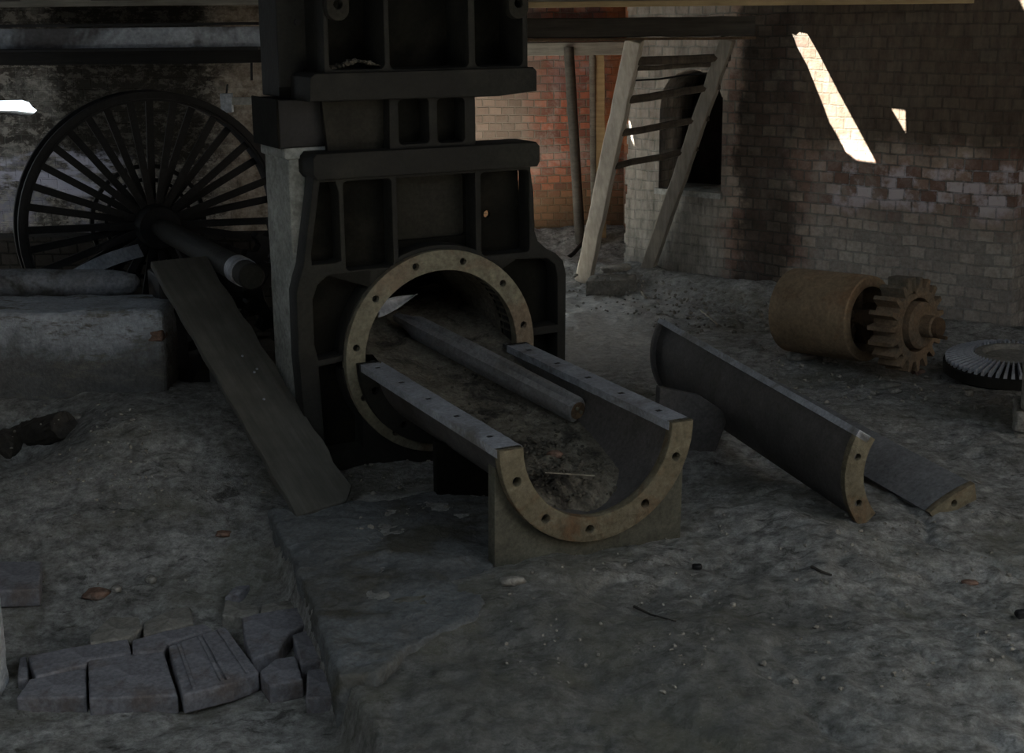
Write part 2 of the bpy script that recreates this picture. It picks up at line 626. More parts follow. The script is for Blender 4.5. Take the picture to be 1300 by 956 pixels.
M['flange'] = rough_mat('rust_speckled_flange', (0.129, 0.111, 0.072), (0.179, 0.158, 0.111), (0.143, 0.093, 0.054), 9, .85, .9, .006, 34, .2)
M['rust'] = rough_mat('orange_brown_rust', (.16, .115, .075), (.24, .165, .105), (.13, .115, .09), 4, .85, .5, .004, 60, .2)
M['rust_dark'] = rough_mat('dark_rust', (.075, .05, .032), (.13, .085, .05), None, 6, .9, .6, .005, 60, .2)
M['drum'] = rough_mat('dusty_rusted_steel', (0.231, 0.166, 0.101), (0.303, 0.218, 0.134), (0.243, 0.134, 0.067), 2.5, .7, .3, .002, 50, .35)
M['concrete_dark'] = rough_mat('grimy_concrete', (0.265, 0.276, 0.265), (0.421, 0.432, 0.408), (0.156, 0.156, 0.143), 3, .95, .6, .008, 45, .1)
M['timber_dark'] = wood_mat('dark_timber', (.035, .032, .028), (.075, .068, .058))
M['timber_grey'] = wood_mat('grey_weathered_timber', (.12, .115, .10), (.26, .25, .22))
M['timber_tan'] = wood_mat('tan_timber', (.30, .22, .12), (.46, .35, .20))
M['plank'] = wood_mat('dusty_plank', (0.075, 0.074, 0.064), (0.128, 0.124, 0.109), 1, scale=.8)
M['ladder_pale'] = wood_mat('bleached_timber', (0.360, 0.330, 0.280), (0.600, 0.560, 0.490), 2)
M['ladder_grey'] = wood_mat('grey_ladder_timber', (.20, .185, .155), (.36, .335, .29), 2)
M['ladder_dark'] = wood_mat('dark_ladder_timber', (.05, .042, .034), (.11, .09, .07), 2)
M['steel_blue'] = rough_mat('blue_grey_painted_steel', (0.319, 0.361, 0.425), (0.531, 0.595, 0.680), (0.106, 0.106, 0.116), 2.2, .7, .3, .004, 45, .3)
M['cloth'] = rough_mat('dusty_sacking', (.26, .24, .21), (.36, .34, .30), None, 8, .97, .7, .006, 60, .05)
M['stick'] = rough_mat('dry_twig', (.30, .27, .21), (.44, .40, .33), None, 12, .9, .4, .002, 60, .1)
M['void'] = rough_mat('shaded_recess', (.018, .016, .015), (.035, .030, .028), None, 4, .97, .5, .01, 30, .05)  # near-black colour painting the unlit depth of openings


def right_over(n, col, X, Z, fac):
    e = n.noise(2.6, 6, .7)
    w1 = n.math('MULTIPLY', n.math('SUBTRACT', e, .5), .55)
    x = n.math('ADD', X, w1)
    z = n.math('ADD', Z, w1)
    grey = n.mix(fac, (.27, .265, .245), (.41, .39, .35))
    grey = n.mix(n.ramp(n.noise(30, 6, .75), .4, .65), n.mix(.5, grey, (.06, .055, .05)), grey)
    # grey lime-dusted bricks low down on the right
    low = n.math('MULTIPLY', n.smooth(x, .85, 1.1), n.math('SUBTRACT', 1.0, n.smooth(z, .50, .85)))
    col = n.mix(n.math('MULTIPLY', low, .72), col, grey)
    # whitewash remains in a band
    band = n.math('MULTIPLY', n.smooth(z, .68, .80), n.math('SUBTRACT', 1.0, n.smooth(z, 1.00, 1.08)))
    band = n.math('MULTIPLY', band, n.smooth(x, 1.0, 1.3))
    ww = n.math('MULTIPLY', band, n.ramp(n.math('ADD', n.math('MULTIPLY', fac, .3), n.noise(7, 6, .7)), .60, .74))
    col = n.mix(n.math('MULTIPLY', ww, .6), col, (.50, .47, .52))
    # grime on the upper wall
    up = n.math('MULTIPLY', n.smooth(z, 1.06, 1.22), n.smooth(x, .80, .95))
    grime = n.mix(n.ramp(n.noise(7, 6, .7, n.scaled(2, 2, .6)), .35, .65), (.032, .025, .018), (.078, .064, .048))
    col = n.mix(n.math('MULTIPLY', up, .85), col, grime)
    # black soot streak down the wall
    soot = n.math('MULTIPLY', n.smooth(x, .36, .48), n.math('SUBTRACT', 1.0, n.smooth(x, .80, .98)))
    mid = n.math('MULTIPLY', soot, n.math('ADD', .72, n.math('MULTIPLY', n.ramp(n.noise(5, 5, .7), .4, .7), .25)))
    col = n.mix(mid, col, (.018, .016, .013))
    # lime render left of the streak
    pl = n.math('SUBTRACT', 1.0, n.smooth(x, .22, .40))
    lime = n.mix(n.ramp(n.noise(6, 7, .75, n.scaled(2.5, 2.5, .8)), .36, .64), (.13, .13, .115), (.33, .32, .29))
    col = n.mix(n.math('MULTIPLY', pl, n.math('SUBTRACT', .88, n.math('MULTIPLY', n.smooth(z, .3, 1.5), .35))), col, lime)
    # dark top left of the window
    return col


M['brick_right'] = brick_mat('stained_brickwork', (.30, .14, .10), (.34, .27, .21), (.10, .092, .08), right_over, flaky=.3)


def back_over(n, col, X, Z, fac):
    e = n.math('MULTIPLY', n.math('SUBTRACT', n.noise(2.5, 6, .7), .5), .5)
    x = n.math('ADD', X, e)
    z = n.math('ADD', Z, e)
    grey = n.math('SUBTRACT', 1.0, n.smooth(x, .05, .42))
    grey = n.math('MULTIPLY', grey, n.smooth(z, .55, .85))
    col = n.mix(n.math('MULTIPLY', grey, .8), col, n.mix(fac, (.15, .12, .095), (.21, .185, .155)))
    yel = n.math('SUBTRACT', 1.0, n.smooth(z, .35, .75))
    col = n.mix(n.math('MULTIPLY', yel, .75), col, n.mix(fac, (.085, .055, .028), (.13, .09, .05)))
    top = n.math('MULTIPLY', n.smooth(z, 1.25, 1.5), n.ramp(n.noise(6, 5, .7), .4, .65))
    col = n.mix(n.math('MULTIPLY', top, .6), col, (.14, .10, .105))
    org = n.math('MULTIPLY', n.smooth(x, .78, .92), n.smooth(z, .7, 1.0))
    col = n.mix(n.math('MULTIPLY', org, .5), col, (.36, .12, .03))
    return col


M['brick_red'] = brick_mat('red_brickwork', (.25, .055, .03), (.34, .11, .06), (.11, .085, .065), back_over, flaky=.3, bh=.066)


def left_over(n, col, X, Z, fac):
    e = n.math('MULTIPLY', n.math('SUBTRACT', n.noise(3, 6, .7), .5), .5)
    x = n.math('ADD', X, e)
    z = n.math('ADD', Z, e)
    # blackened patch above the wheel
    k = n.math('MULTIPLY', n.smooth(x, -3.15, -2.95), n.math('SUBTRACT', 1.0, n.smooth(x, -2.15, -1.95)))
    k = n.math('MULTIPLY', k, n.smooth(z, .95, 1.15))
    col = n.mix(n.math('MULTIPLY', k, .93), col, (.022, .020, .016))
    wsh = n.math('MULTIPLY', n.math('SUBTRACT', 1.0, n.smooth(x, -3.0, -2.5)), n.math('MULTIPLY', n.smooth(z, .55, .68), n.math('SUBTRACT', 1.0, n.smooth(z, 1.02, 1.12))))
    wsh = n.math('MULTIPLY', wsh, n.ramp(n.noise(5, 5, .6), .45, .55))
    col = n.mix(n.math('MULTIPLY', wsh, .85), col, (.42, .42, .50))
    spk = n.ramp(n.noise(11, 9, .8, n.scaled(1, 1, 1.6), dist=.3), .50, .56)
    col = n.mix(n.math('MULTIPLY', spk, .75), n.mix(.35, col, (.02, .02, .02)), (.36, .34, .30))
    col = n.mix(n.math('MULTIPLY', k, .80), col, (.022, .020, .016))
    wx = n.math('MULTIPLY', n.math('SUBTRACT', 1.0, n.smooth(X, -2.75, -2.55)), n.math('MULTIPLY', n.smooth(Z, .80, .84), n.math('SUBTRACT', 1.0, n.smooth(z, 1.08, 1.16))))
    wx = n.math('MULTIPLY', wx, n.ramp(n.noise(4, 5, .6, n.scaled(.7, 1, 2.5)), .46, .52))
    col = n.mix(n.math('MULTIPLY', wx, .85), col, (.52, .52, .62))
    tan = n.smooth(x, -2.1, -1.8)  # lighter tan at the right end paints in daylight from the alcove side
    col = n.mix(n.math('MULTIPLY', tan, .75), col, n.mix(n.ramp(n.noise(12, 6, .75), .35, .65), (.13, .09, .06), (.50, .44, .36)))
    return col


M['brick_left'] = brick_mat('mottled_old_brickwork', (.085, .075, .06), (.15, .125, .10), (.12, .115, .10), left_over, flaky=.8)
M['brick_pier'] = brick_mat('pier_brickwork', (.16, .14, .12), (.27, .24, .21), (.13, .12, .10), None, flaky=.4)
M['brick_dark'] = brick_mat('shade_dark_brickwork', (.018, .015, .012), (.035, .030, .024), (.015, .014, .012), None, flaky=.05)  # brickwork coloured near black to stand in for shade behind the wheel
M['brick_plain'] = brick_mat('unseen_side_brickwork', (.10, .09, .08), (.16, .14, .12), (.12, .11, .10), None, flaky=.3)

# ------------------------------------------------------------------ floor
xs = np.concatenate([np.arange(-5.0, -2.7, .12), np.arange(-2.7, 3.4, .018), np.arange(3.4, 5.6, .12)])
ys = np.concatenate([np.arange(-3.0, 3.5, .3), np.arange(3.5, 7.6, .018), np.arange(7.6, 12.9, .035)])
XX, YY = np.meshgrid(xs, ys)
ZZ = height(XX, YY)
me = bpy.data.meshes.new('floor')
nx, ny = len(xs), len(ys)
co = np.stack([XX, YY, ZZ], -1).reshape(-1, 3)
idx = np.arange(nx * ny).reshape(ny, nx)
fc = np.stack([idx[:-1, :-1], idx[:-1, 1:], idx[1:, 1:], idx[1:, :-1]], -1).reshape(-1, 4)
me.vertices.add(len(co))
me.vertices.foreach_set('co', co.ravel())
me.loops.add(fc.size)
me.loops.foreach_set('vertex_index', fc.ravel())
me.polygons.add(len(fc))
me.polygons.foreach_set('loop_start', np.arange(0, fc.size, 4))
me.polygons.foreach_set('loop_total', np.full(len(fc), 4))
me.update()
struct(obj('floor', me, M['dirt'], smooth='all'))

# ------------------------------------------------------------------ walls
WA = math.radians(-40)
W0 = Vector((1.293, 10.217, 0))
WD = Vector((math.cos(WA), math.sin(WA), 0))
WN = Vector((-math.sin(WA), math.cos(WA), 0))


def jag(x, z0, z1, step=.075, amp=.03):
    pts, z = [], z0
    while z < z1 - 1e-6:
        xx = x + random.uniform(-amp, amp)
        pts += [(xx, z), (xx, min(z + step, z1))]
        z += step
    return pts


edge = jag(-.545, -.3, 2.10, .075, .016)
outer = edge + [(2.45, 2.10), (2.45, 3.6), (6.2, 3.6), (6.2, -.3)]
arch = [(.285, .735), (.285, 1.42)] + [(.02 + .265 * math.cos(math.radians(t)), 1.36 + .25 * math.sin(math.radians(t))) for t in range(15, 180, 15)] + [(-.25, 1.30), (-.25, .735)]
gap = [(2.44, -.1), (2.43, .3), (2.41, .6), (2.40, 1.0), (2.42, 1.22), (3.3, 1.3), (3.3, -.1)]
wr = obj('wall_right', plate(outer, [arch, gap], 0, .45), M['brick_right'])
wr.location, wr.rotation_euler = W0, (0, 0, WA)
struct(wr)
# near-black backing paints the shade behind the arched opening, and behind the broken gap
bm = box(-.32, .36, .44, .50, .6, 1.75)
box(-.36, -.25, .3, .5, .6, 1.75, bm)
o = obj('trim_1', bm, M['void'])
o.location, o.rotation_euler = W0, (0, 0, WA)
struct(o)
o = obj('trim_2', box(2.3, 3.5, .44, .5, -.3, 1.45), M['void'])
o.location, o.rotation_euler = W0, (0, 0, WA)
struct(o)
# window sill of the arched opening
o = obj('trim_3', box(-.27, .30, -.03, .42, .70, .742), M['concrete_dark'])
o.location, o.rotation_euler = W0, (0, 0, WA)
bvl(lumpy(o, .012, .06, 4), .004)
struct(o)

o = obj('wall_back', plate([(-1.9, -.3), (-1.9, 2.1), (1.6, 2.1), (1.6, -.3)], [], 0, .3), M['brick_red'])
o.location = (0, 12.3, 0)
struct(o)
# alcove side behind the pier end, closes the corner
o = obj('wall_alcove', plate([(0, -.3), (0, 2.1), (2.4, 2.1), (2.4, -.3)], [], 0, .2), M['brick_red'])
o.location, o.rotation_euler = (1.25, 10.75, 0), (0, 0, math.radians(92))
struct(o)

hole = [(-3.72, 1.47), (-3.30, 1.475), (-3.255, 1.46), (-3.235, 1.43), (-3.205, 1.405), (-3.24, 1.375), (-3.30, 1.365), (-3.45, 1.385), (-3.75, 1.39)]
o = obj('wall_left', plate([(-5, -.3), (-5, 2.1), (-1.45, 2.1), (-1.45, -.3)], [hole], 0, .3), M['brick_left'])
o.location = (0, 9.6, 0)
struct(o)
o = obj('wall_left_return', box(-1.55, -1.25, 11.9, 12.4, -.3, 2.1), M['brick_plain'])
struct(o)
bm = plate([(-3, -.3), (-3, 3.6), (9.7, 3.6), (9.7, -.3)], [rr(7.5, 9.25, .75, 1.95, .05)], 0, .3)  # unseen side wall; its window opening is added to let daylight in
for v in bm.verts:
    x, y, z = v.co
    v.co = (-4.7 - y, x, z)
o = obj('wall_side', bm, M['brick_plain'])
struct(o)
o = obj('wall_front', box(-5.0, 6.3, -3.3, -3.0, -.3, 3.6), M['brick_plain'])
struct(o)
pe = W0 + WD * 6.2
o = obj('wall_side_right', box(pe.x, pe.x + .3, -3, pe.y + .3, -.3, 3.6), M['brick_plain'])
struct(o)


# ------------------------------------------------------------------ deck overhead and roof, with the gaps the sun comes through
def sun_hole(pts_tz, zr):
    out = []
    for t, z in pts_tz:
        p = W0 + WD * t + Vector((0, 0, z))
        k = (zr - z) / -SUN_DIR.z
        q = p - SUN_DIR * k
        out.append((q.x, q.y))
    return out


ZD = 2.115
strip = [(.80, 1.865), (.845, 1.85), (.87, 1.87), (.93, 1.86), (1.02, 1.73), (1.17, 1.49), (1.32, 1.26), (1.488, 1.00), (1.42, 1.005), (1.33, 1.012), (1.25, 1.06), (1.18, 1.17), (1.12, 1.25), (1.08, 1.34), (1.00, 1.50), (.94, 1.62), (.86, 1.74)]
tri = [(1.539, 1.384), (1.60, 1.380), (1.655, 1.375), (1.668, 1.20), (1.62, 1.27)]
sliver = [(-.535, 1.22), (-.515, 1.22), (-.465, 1.00), (-.50, 1.06)]
corner = [(2.295, 2.09), (2.60, 2.09), (2.60, 1.60), (2.385, 1.945)]
DK = [(-4.9, 8.86), (2.95, 8.86), (4.5, 8.86), (4.5, 10.0), (1.8, 12.5), (-1.4, 12.5), (-1.4, 9.75), (-4.9, 9.75)]
bm = plate(DK, [sun_hole(p, ZD) for p in (strip, tri, sliver)], 0, .03)
for v in bm.verts:
    x, y, z = v.co
    v.co = (x, z, ZD + y)
struct(obj('ceiling', bm, M['timber_dark']))
ZR = 3.5
RF = [(-5, -3.2), (6.5, -3.2), (6.5, 8.80), (-5, 8.80)]
LIGHT_OPENINGS = [[(1.6, -1.5), (5.9, -1.5), (5.9, 3.0), (1.6, 3.0)], [(-4.2, -1.5), (-1.2, -1.5), (-1.2, 2.2), (-4.2, 2.2)]]  # unseen roof openings added to bring in sky light
bm = plate(RF, [sun_hole(corner, ZR)] + LIGHT_OPENINGS, 0, .06)
for v in bm.verts:
    x, y, z = v.co
    v.co = (x, z, ZR + y)
struct(obj('ceiling_roof', bm, M['timber_dark']))
struct(obj('trim_4', box(-5, 4.6, 8.80, 8.86, 2.15, 3.5), M['timber_dark']))

# timber edging of the deck (one long timber, tan lip on the right half)
t = thing('edge_timber', 'long horizontal timber along the top edge of the photo, above the steel beam and ladder', 'beam', (-4.6, 8.86, 2.045))
bvl(obj('board', beam((0, .05, .10), (7.46, .05, .10), .10, .13, seg=24, wob=.002), M['timber_grey'], t), .004)
bvl(obj('lip', beam((4.6, -.01, .018), (7.46, -.01, .018), .03, .036, seg=16, wob=.001), M['timber_tan'], t), .003)
t['label'] = 'long horizontal edging timber at the very top, running above the steel beam and the ladder'

t = tag(bvl(obj('joist', beam((-.6, 9.70, 1.915), (1.66, 9.70, 1.915), .09, .13, seg=20, wob=.003), M['timber_dark']), .006),
        'dark heavy joist over the top of the ladder', 'beam')
t = tag(bvl(obj('joist', beam((-.6, 9.64, 1.837), (1.66, 9.64, 1.837), .06, .018, seg=20, wob=.002), M['rust_dark']), .003),
        'thin rusty batten nailed under the dark joist over the ladder', 'batten')
t = tag(bvl(obj('lintel', beam((-.9, 12.15, 1.72), (1.30, 12.15, 1.72), .22, .11, seg=16, wob=.003), M['timber_grey']), .006),
        'brown timber lintel across the top of the red brick wall', 'beam')

# steel beam on the left
t = thing('steel_beam', 'blue-grey painted steel beam along the upper left, over the spoked wheel', 'beam', (-4.6, 8.95, 1.82))
bvl(obj('web', beam((0, .06, .065), (3.04, .06, .065), .02, .13, seg=20, wob=.001), M['steel_blue'], t), .002)
bvl(obj('upper_flange', beam((0, .02, .147), (3.04, .02, .147), .12, .018, seg=20, wob=.001), M['iron_black'], t), .002)
bvl(obj('lower_flange', beam((0, .02, -.004), (3.04, .02, -.004), .14, .018, seg=20, wob=.001), M['iron_black'], t), .002)
tag(bvl(obj('timber_beam', beam((-4.6, 9.12, 1.765), (-1.35, 9.12, 1.765), .16, .085, seg=12, wob=.002), M['timber_black']), .006),
    'black timber beam right under the blue-grey steel beam', 'beam')

# ------------------------------------------------------------------ the press
PA = math.radians(27)
PO = Vector((-.331, 6.247, 0))
RC = .506                        # height of the ring centre
pr = thing('press_frame', 'tall dark cast iron press casting with pale bolted ring, in the middle of the room', 'machine', PO, PA)


def local(x, y, z=0.0):          # press-local to world
    return PO + Vector((x * math.cos(PA) - y * math.sin(PA), x * math.sin(PA) + y * math.cos(PA), z))


# lower casting: face with ribbed pockets
lo_out = [(-.574, 1.332), (-.585, 1.25), (-.625, 1.02), (-.635, .955), (-.655, .90), (-.672, .84), (-.675, .56), (-.665, .35), (-.650, -.02),
          (.650, -.02), (.660, .35), (.665, .80), (.650, .865), (.610, .905), (.560, .93), (.515, .97), (.497, 1.02), (.493, 1.20), (.478, 1.30), (.478, 1.332)]
pk = [
    [(-.545, 1.31), (-.475, 1.31), (-.462, 1.26), (-.462, .965), (-.49, .955), (-.595, .955), (-.598, 1.0)],
    rr(-.440, -.216, .915, 1.308, .02),
    [(-.190, 1.308), (.192, 1.308), (.192, .955)] + circ(0, RC, .49, 10, 68, 112) + [(-.190, .955)],
    rr(.222, .468, .925, 1.308, .02),
    [(-.585, .53), (-.60, .60), (-.60, .80), (-.575, .865), (-.53, .90), (-.33, .905)] + circ(0, RC, .475, 8, 136, 176) + [(-.50, .535)],
    [(.40, .895), (.56, .885), (.605, .85), (.617, .79), (.617, .56), (.475, .56)] + circ(0, RC, .475, 8, 8, 47),
    [(-.585, .50), (-.42, .515)] + circ(0, RC, .478, 8, 184, 216) + [(-.39, .10), (-.57, .10)],
    [(.47, .52), (.615, .52), (.615, .10), (.39, .10)] + circ(0, RC, .478, 8, -36, -4),
    circ(0, RC, .385, 64),
]
obj('lower_casting', plate(lo_out, pk, 0, .11, .006), M['iron'], pr, smooth=40)
bp_out = [(-.545, 1.34), (-.60, .95), (-.645, .84), (-.645, -.02), (.635, -.02), (.635, .84), (.48, .96), (.465, 1.34)]
obj('back_plate', plate(bp_out, [circ(0, RC, .385, 64), circ(.303, 1.10, .018, 12), rr(-.19, .192, 1.01, 1.30, .02)], .11, .135), M['iron_deep'], pr, smooth=40)
obj('centre_panel', box(-.20, .20, .135, .15, .96, 1.33), M['panel'], pr)
# heavy flange between lower casting and neck
fl = [(-.583, 1.345), (-.583, 1.415), (-.565, 1.435), (.495, 1.435), (.513, 1.415), (.513, 1.345), (.500, 1.322), (-.565, 1.322)]
obj('middle_flange', plate(fl, [], -.03, .20, .010), M['iron'], pr, smooth=40)
# neck with two windows
nk = [(-.215, 1.43), (-.210, 1.66), (.205, 1.66), (.205, 1.43)]
obj('neck', plate(nk, [rr(-.168, -.024, 1.452, 1.648, .02), rr(.018, .150, 1.450, 1.646, .02)], .01, .12, .006), M['iron'], pr, smooth=40)
obj('neck_back_plate', box(-.205, .205, .12, .15, 1.43, 1.66), M['iron_deep'], pr)
obj('side_plate', plate([(-.475, 1.43), (-.495, 1.66), (-.20, 1.66), (-.20, 1.43)], [], .08, .11, .002), M['panel'], pr)
# upper casting
up_out = [(-.505, 1.755), (-.500, 2.55), (.468, 2.55), (.468, 1.775), (.490, 1.752), (.490, 1.665), (.30, 1.650), (-.505, 1.650)]
upk = [rr(-.480, -.230, 1.783, 2.52, .025), rr(-.204, .170, 1.779, 2.52, .025), rr(.205, .440, 1.779, 2.52, .025)]
obj('upper_casting', plate(up_out, upk, 0, .24, .008), M['iron'], pr, smooth=40)
obj('upper_back_plate', box(-.495, .462, .24, .27, 1.66, 2.54), M['iron_deep'], pr)
obj('base_bar', plate([(-.590, 1.655), (-.583, 1.755), (-.56, 1.772), (.478, 1.772), (.495, 1.755), (.495, 1.665), (.30, 1.648)], [], -.04, .22, .012), M['iron'], pr, smooth=40)
for sx, xc in ((-1, -.446), (1, .405)):
    pts = [(xc - .05, 2.20), (xc - .05, 2.035)] + circ(xc, 2.035, .05, 10, 180, 360) + [(xc + .05, 2.20)]
    obj('lug', plate(pts, [circ(xc, 2.053, .020, 14)], -.035, .02, .005), M['panel'], pr, smooth=40)
# pale ring and its chamber
ring = obj('mounting_ring', ring_plate(.378, .470, -.035, .02, [11, 43, 75, 107, 139, 171, 203, 235, 267, 299, 331]), M['ring'], pr, smooth=40)
ring.location = (0, 0, RC)
bm = shell(.385, .41, 0, 359.9, .0, .85, 64)
o = obj('chamber', bm, M['fill'], pr, smooth=40)
o.location = (0, 0, RC)
bm = lathe([(.40, .85), (.40, .88)], 48)
o = obj('chamber_end', bm, M['iron_deep'], pr)
o.location = (0, 0, RC)

# pier, box and post that stand left behind the press
p_ = thing('concrete_pier', 'light grey concrete pier right against the left side of the press', 'pier', local(-.66, .33, 0), PA)
lumpy(bvl(obj('shaft', box(.03, .25, -.17, .17, -.05, 1.44), M['concrete_dark'], p_), .01), .010, .12, 4)
lumpy(bvl(obj('capping', box(.01, .25, -.19, .17, 1.40, 1.452), M['concrete_dark'], p_), .01), .006, .1, 4)
o = thing('iron_box', 'flat black iron box lying on the concrete pier left of the press neck', 'box', local(-.60, .30, 1.452), PA)
bvl(obj('body', box(-.075, .17, -.17, .17, 0, .205), M['iron_black'], o), .006)
bvl(obj('end_plate', box(-.085, -.075, -.18, .18, 0, .21), M['iron_deep'], o), .003)
o = thing('upper_post', 'dark weathered post standing on the black iron box, left of the press top', 'post', local(-.66, .36, 1.662), PA)
lumpy(bvl(obj('shaft', box(.03, .24, -.13, .13, 0, .50), M['iron'], o), .008), .004, .08, 3)
obj('bolt', lathe([(.016, -.145), (.016, -.12)], 6), M['iron_black'], o).location = (.12, 0, .32)
obj('strap', box(.025, .245, -.137, -.13, .0, .045), M['iron_deep'], o)

# ------------------------------------------------------------------ trough
TL = 1.42
tr = thing('iron_trough', 'open half-round iron trough bolted to the press ring, full of dry clay', 'trough', local(0, 0, RC), PA)
tr.rotation_euler = (math.radians(.9), 0, PA)
obj('shell', shell(.324, .345, 181, 359, -TL, 0), M['plate_iron'], tr, smooth=40)
obj('end_flange', arc_plate(.318, .417, 180, 360, -TL - .02, -TL + .025, [200, 232, 270 - 6, 304, 338], .017, .006), M['flange'], tr, smooth=40)
obj('back_flange', arc_plate(.322, .425, 180, 360, -.075, -.037, [200, 235, 270, 305, 340], .017), M['iron'], tr, smooth=40)


def rail_bm(x0, x1, hs, hw=.0145):
    """flat bar with squarish bolt holes and a slightly nicked inner edge; thickened downwards by a modifier"""
    xm = (x0 + x1) / 2
    xv = [x0, x0 + .02, xm - hw, xm + hw, x1 - .02, x1]
    yv = [-.06, -TL]
    for h in hs:
        yv += [h - hw, h + hw]
    yv += [y for y in np.arange(-.10, -TL, -.045) if min(abs(y - h) for h in hs) > hw + .01]
    yv = sorted(yv)
    inner = 5 if x0 < 0 else 0
    bm = bmesh.new()
    g = [[bm.verts.new((x + (random.uniform(-.002, .002) if i == inner else 0), y, 0)) for i, x in enumerate(xv)] for y in yv]
    for j in range(len(yv) - 1):
        ym = (yv[j] + yv[j + 1]) / 2
        for i in range(5):
            if i == 2 and any(abs(ym - h) < hw * .9 for h in hs):
                continue
            bm.faces.new((g[j][i], g[j][i + 1], g[j + 1][i + 1], g[j + 1][i]))
    return bm


def solid(o, th, xm, hs):
    m = o.modifiers.new('solid', 'SOLIDIFY')
    m.thickness = th
    m.offset = 0
    o.location = (0, 0, -th / 2)
    for h in hs:                       # added black plug stands in for the dark depth of each bolt hole
        obj('hole_shade_plug', box(xm - .0145, xm + .0145, h - .0145, h + .0145, -.014, th / 2 - .0025), M['iron_black'], o)
    return o


solid(obj('side_rail', rail_bm(-.417, -.314, [-.15, -.42, -.70, -.97, -1.26]), M['iron_blue'], tr), .032, -.3695, [-.15, -.42, -.70, -.97, -1.26])
solid(obj('side_rail', rail_bm(.314, .417, [-.18, -.45, -.72, -.99, -1.27]), M['iron_blue'], tr), .032, .3695, [-.18, -.45, -.72, -.99, -1.27])
ft = [(-.415, -.50), (-.412, -.075)] + circ(0, 0, .410, 24, 192, 350) + [(.408, -.07), (.405, -.50)]
obj('foot_plate', plate(ft, [], -TL + .03, -TL + .085, .004), M['foot'], tr, smooth=40)
ft2 = [(-.30, -.50), (-.30, -.22)] + circ(0, 0, .345, 12, 222, 318) + [(.30, -.22), (.30, -.50)]
obj('cross_rib', plate(ft2, [], -.62, -.58, .004), M['iron_deep'], tr, smooth=40)

# clay that fills the trough and chamber
bm = bmesh.new()
rows = []
NL, NU = 150, 54
for j in range(NL + 1):
    l = -.84 + (1.38 + .84) * j / NL          # along the trough, towards the viewer
    base = np.interp(l, [-.84, -.45, -.1, .2, .6, 1.0, 1.22, 1.38], [.13, .07, -.02, -.09, -.16, -.215, -.25, -.345])
    Rm = .386 if l < 0 else .332
    row = []
    for i in range(NU + 1):
        s = -1 + 2 * i / NU
        side = np.interp(l, [-.8, 0, .5, 1.0, 1.36], [.02, .05, .05, .02, 0]) * (abs(s) ** 2) * (1.3 if s < 0 else .6)
        z = base + side
        hw = math.sqrt(max(Rm * Rm - z * z, .0004))
        x = s * hw
        nn = .010 * noise.noise(Vector((x * 9, l * 9, 0))) + .010 * noise.noise(Vector((x * 25, l * 25, 3))) + .006 * noise.noise(Vector((x * 60, l * 60, 7)))
        z += nn * (1.6 if l > .5 else 1) * (1 - abs(s) ** 8)
        row.append(bm.verts.new(local(x, -l, RC + z - .011 * max(l, 0))))
    rows.append(row)
for j in range(NL):
    for i in range(NU):
        bm.faces.new((rows[j][i], rows[j][i + 1], rows[j + 1][i + 1], rows[j + 1][i]))
o = obj('clay_fill', bm, M['fill'], smooth='all')
tag(o, 'loose dry clay and crumbs lying in the trough and press chamber', 'clay', kind='stuff')

# auger shaft with its blade
A0, A1 = G(503, 402, .605), G(733, 521, .385)
d = (A1 - A0)
L = d.length
sh = thing('auger_shaft', 'long ribbed iron shaft with a curved blade at its far end, lying in the trough', 'shaft', A0)
sh.rotation_euler = d.to_track_quat('Y', 'Z').to_euler()


def shaft_sec(k=1.0):
    sec = []
    for i in range(24):
        a = 2 * PI * i / 24
        r = .050 * k
        if i in (3, 15):
            r *= .70
        if i in (5, 6, 17, 18, 0, 11):
            r *= 1.12
        sec.append((r * math.cos(a + .5), r * math.sin(a + .5)))
    return sec


bm = bmesh.new()
prof = [(0, .42), (.05, .48), (.07, .60), (.10, .66), (.16, 1.0), (.6, 1.05), (L * .7, 1.04), (L - .01, 1.0), (L, .95)]
rows = [[bm.verts.new((x, y, z)) for x, z in shaft_sec(k)] for y, k in prof]
for j in range(len(rows) - 1):
    for i in range(24):
        bm.faces.new((rows[j][i], rows[j][(i + 1) % 24], rows[j + 1][(i + 1) % 24], rows[j + 1][i]))
bm.faces.new(rows[0])
bm.faces.new(rows[-1][::-1])
obj('shaft', bm, M['plate_lit'], sh, smooth=30)
bm = lathe([(.038, 0), (.038, .006)], 20)
o = obj('end_face', bm, M['rust_dark'], sh)
o.location = (0, L, 0)
for x_, z_ in ((.012, .014), (-.014, -.008)):
    o = obj('bolt', lathe([(.008, 0), (.008, .01)], 8), M['ring'], sh)
    o.location = (x_, L + .003, z_)
# blade: a curved leaf
B0, B1, B2 = YP(482, 402, 6.42), YP(500, 377, 6.5), YP(529, 372, 6.55)
bm = bmesh.new()
N_ = 14
top, bot = [], []
for i in range(N_ + 1):
    s = i / N_
    ed = YP(478 + 52 * s, 384 - 10 * s ** .7 - 1.5 * math.sin(PI * s), 6.45 + .10 * s)
    lo = YP(480 + 49 * s, 403 - 30 * s ** 1.25 + 1 * math.sin(PI * s), 6.40 + .14 * s)
    row = []
    for k in range(5):
        p = ed.lerp(lo, k / 4) + Vector((0, .02 * math.sin(PI * k / 4), 0))
        row.append(p)
    top.append(row)
mi = sh.matrix_basis.copy()
Mi = (Matrix.Translation(A0) @ sh.rotation_euler.to_matrix().to_4x4()).inverted()
va = [[bm.verts.new(Mi @ p) for p in row] for row in top]
vb = [[bm.verts.new(Mi @ (p + Vector((.002, .008, -.002)))) for p in row] for row in top]
for i in range(N_):
    for k in range(4):
        bm.faces.new((va[i][k], va[i + 1][k], va[i + 1][k + 1], va[i][k + 1]))
        bm.faces.new((vb[i][k], vb[i][k + 1], vb[i + 1][k + 1], vb[i + 1][k]))
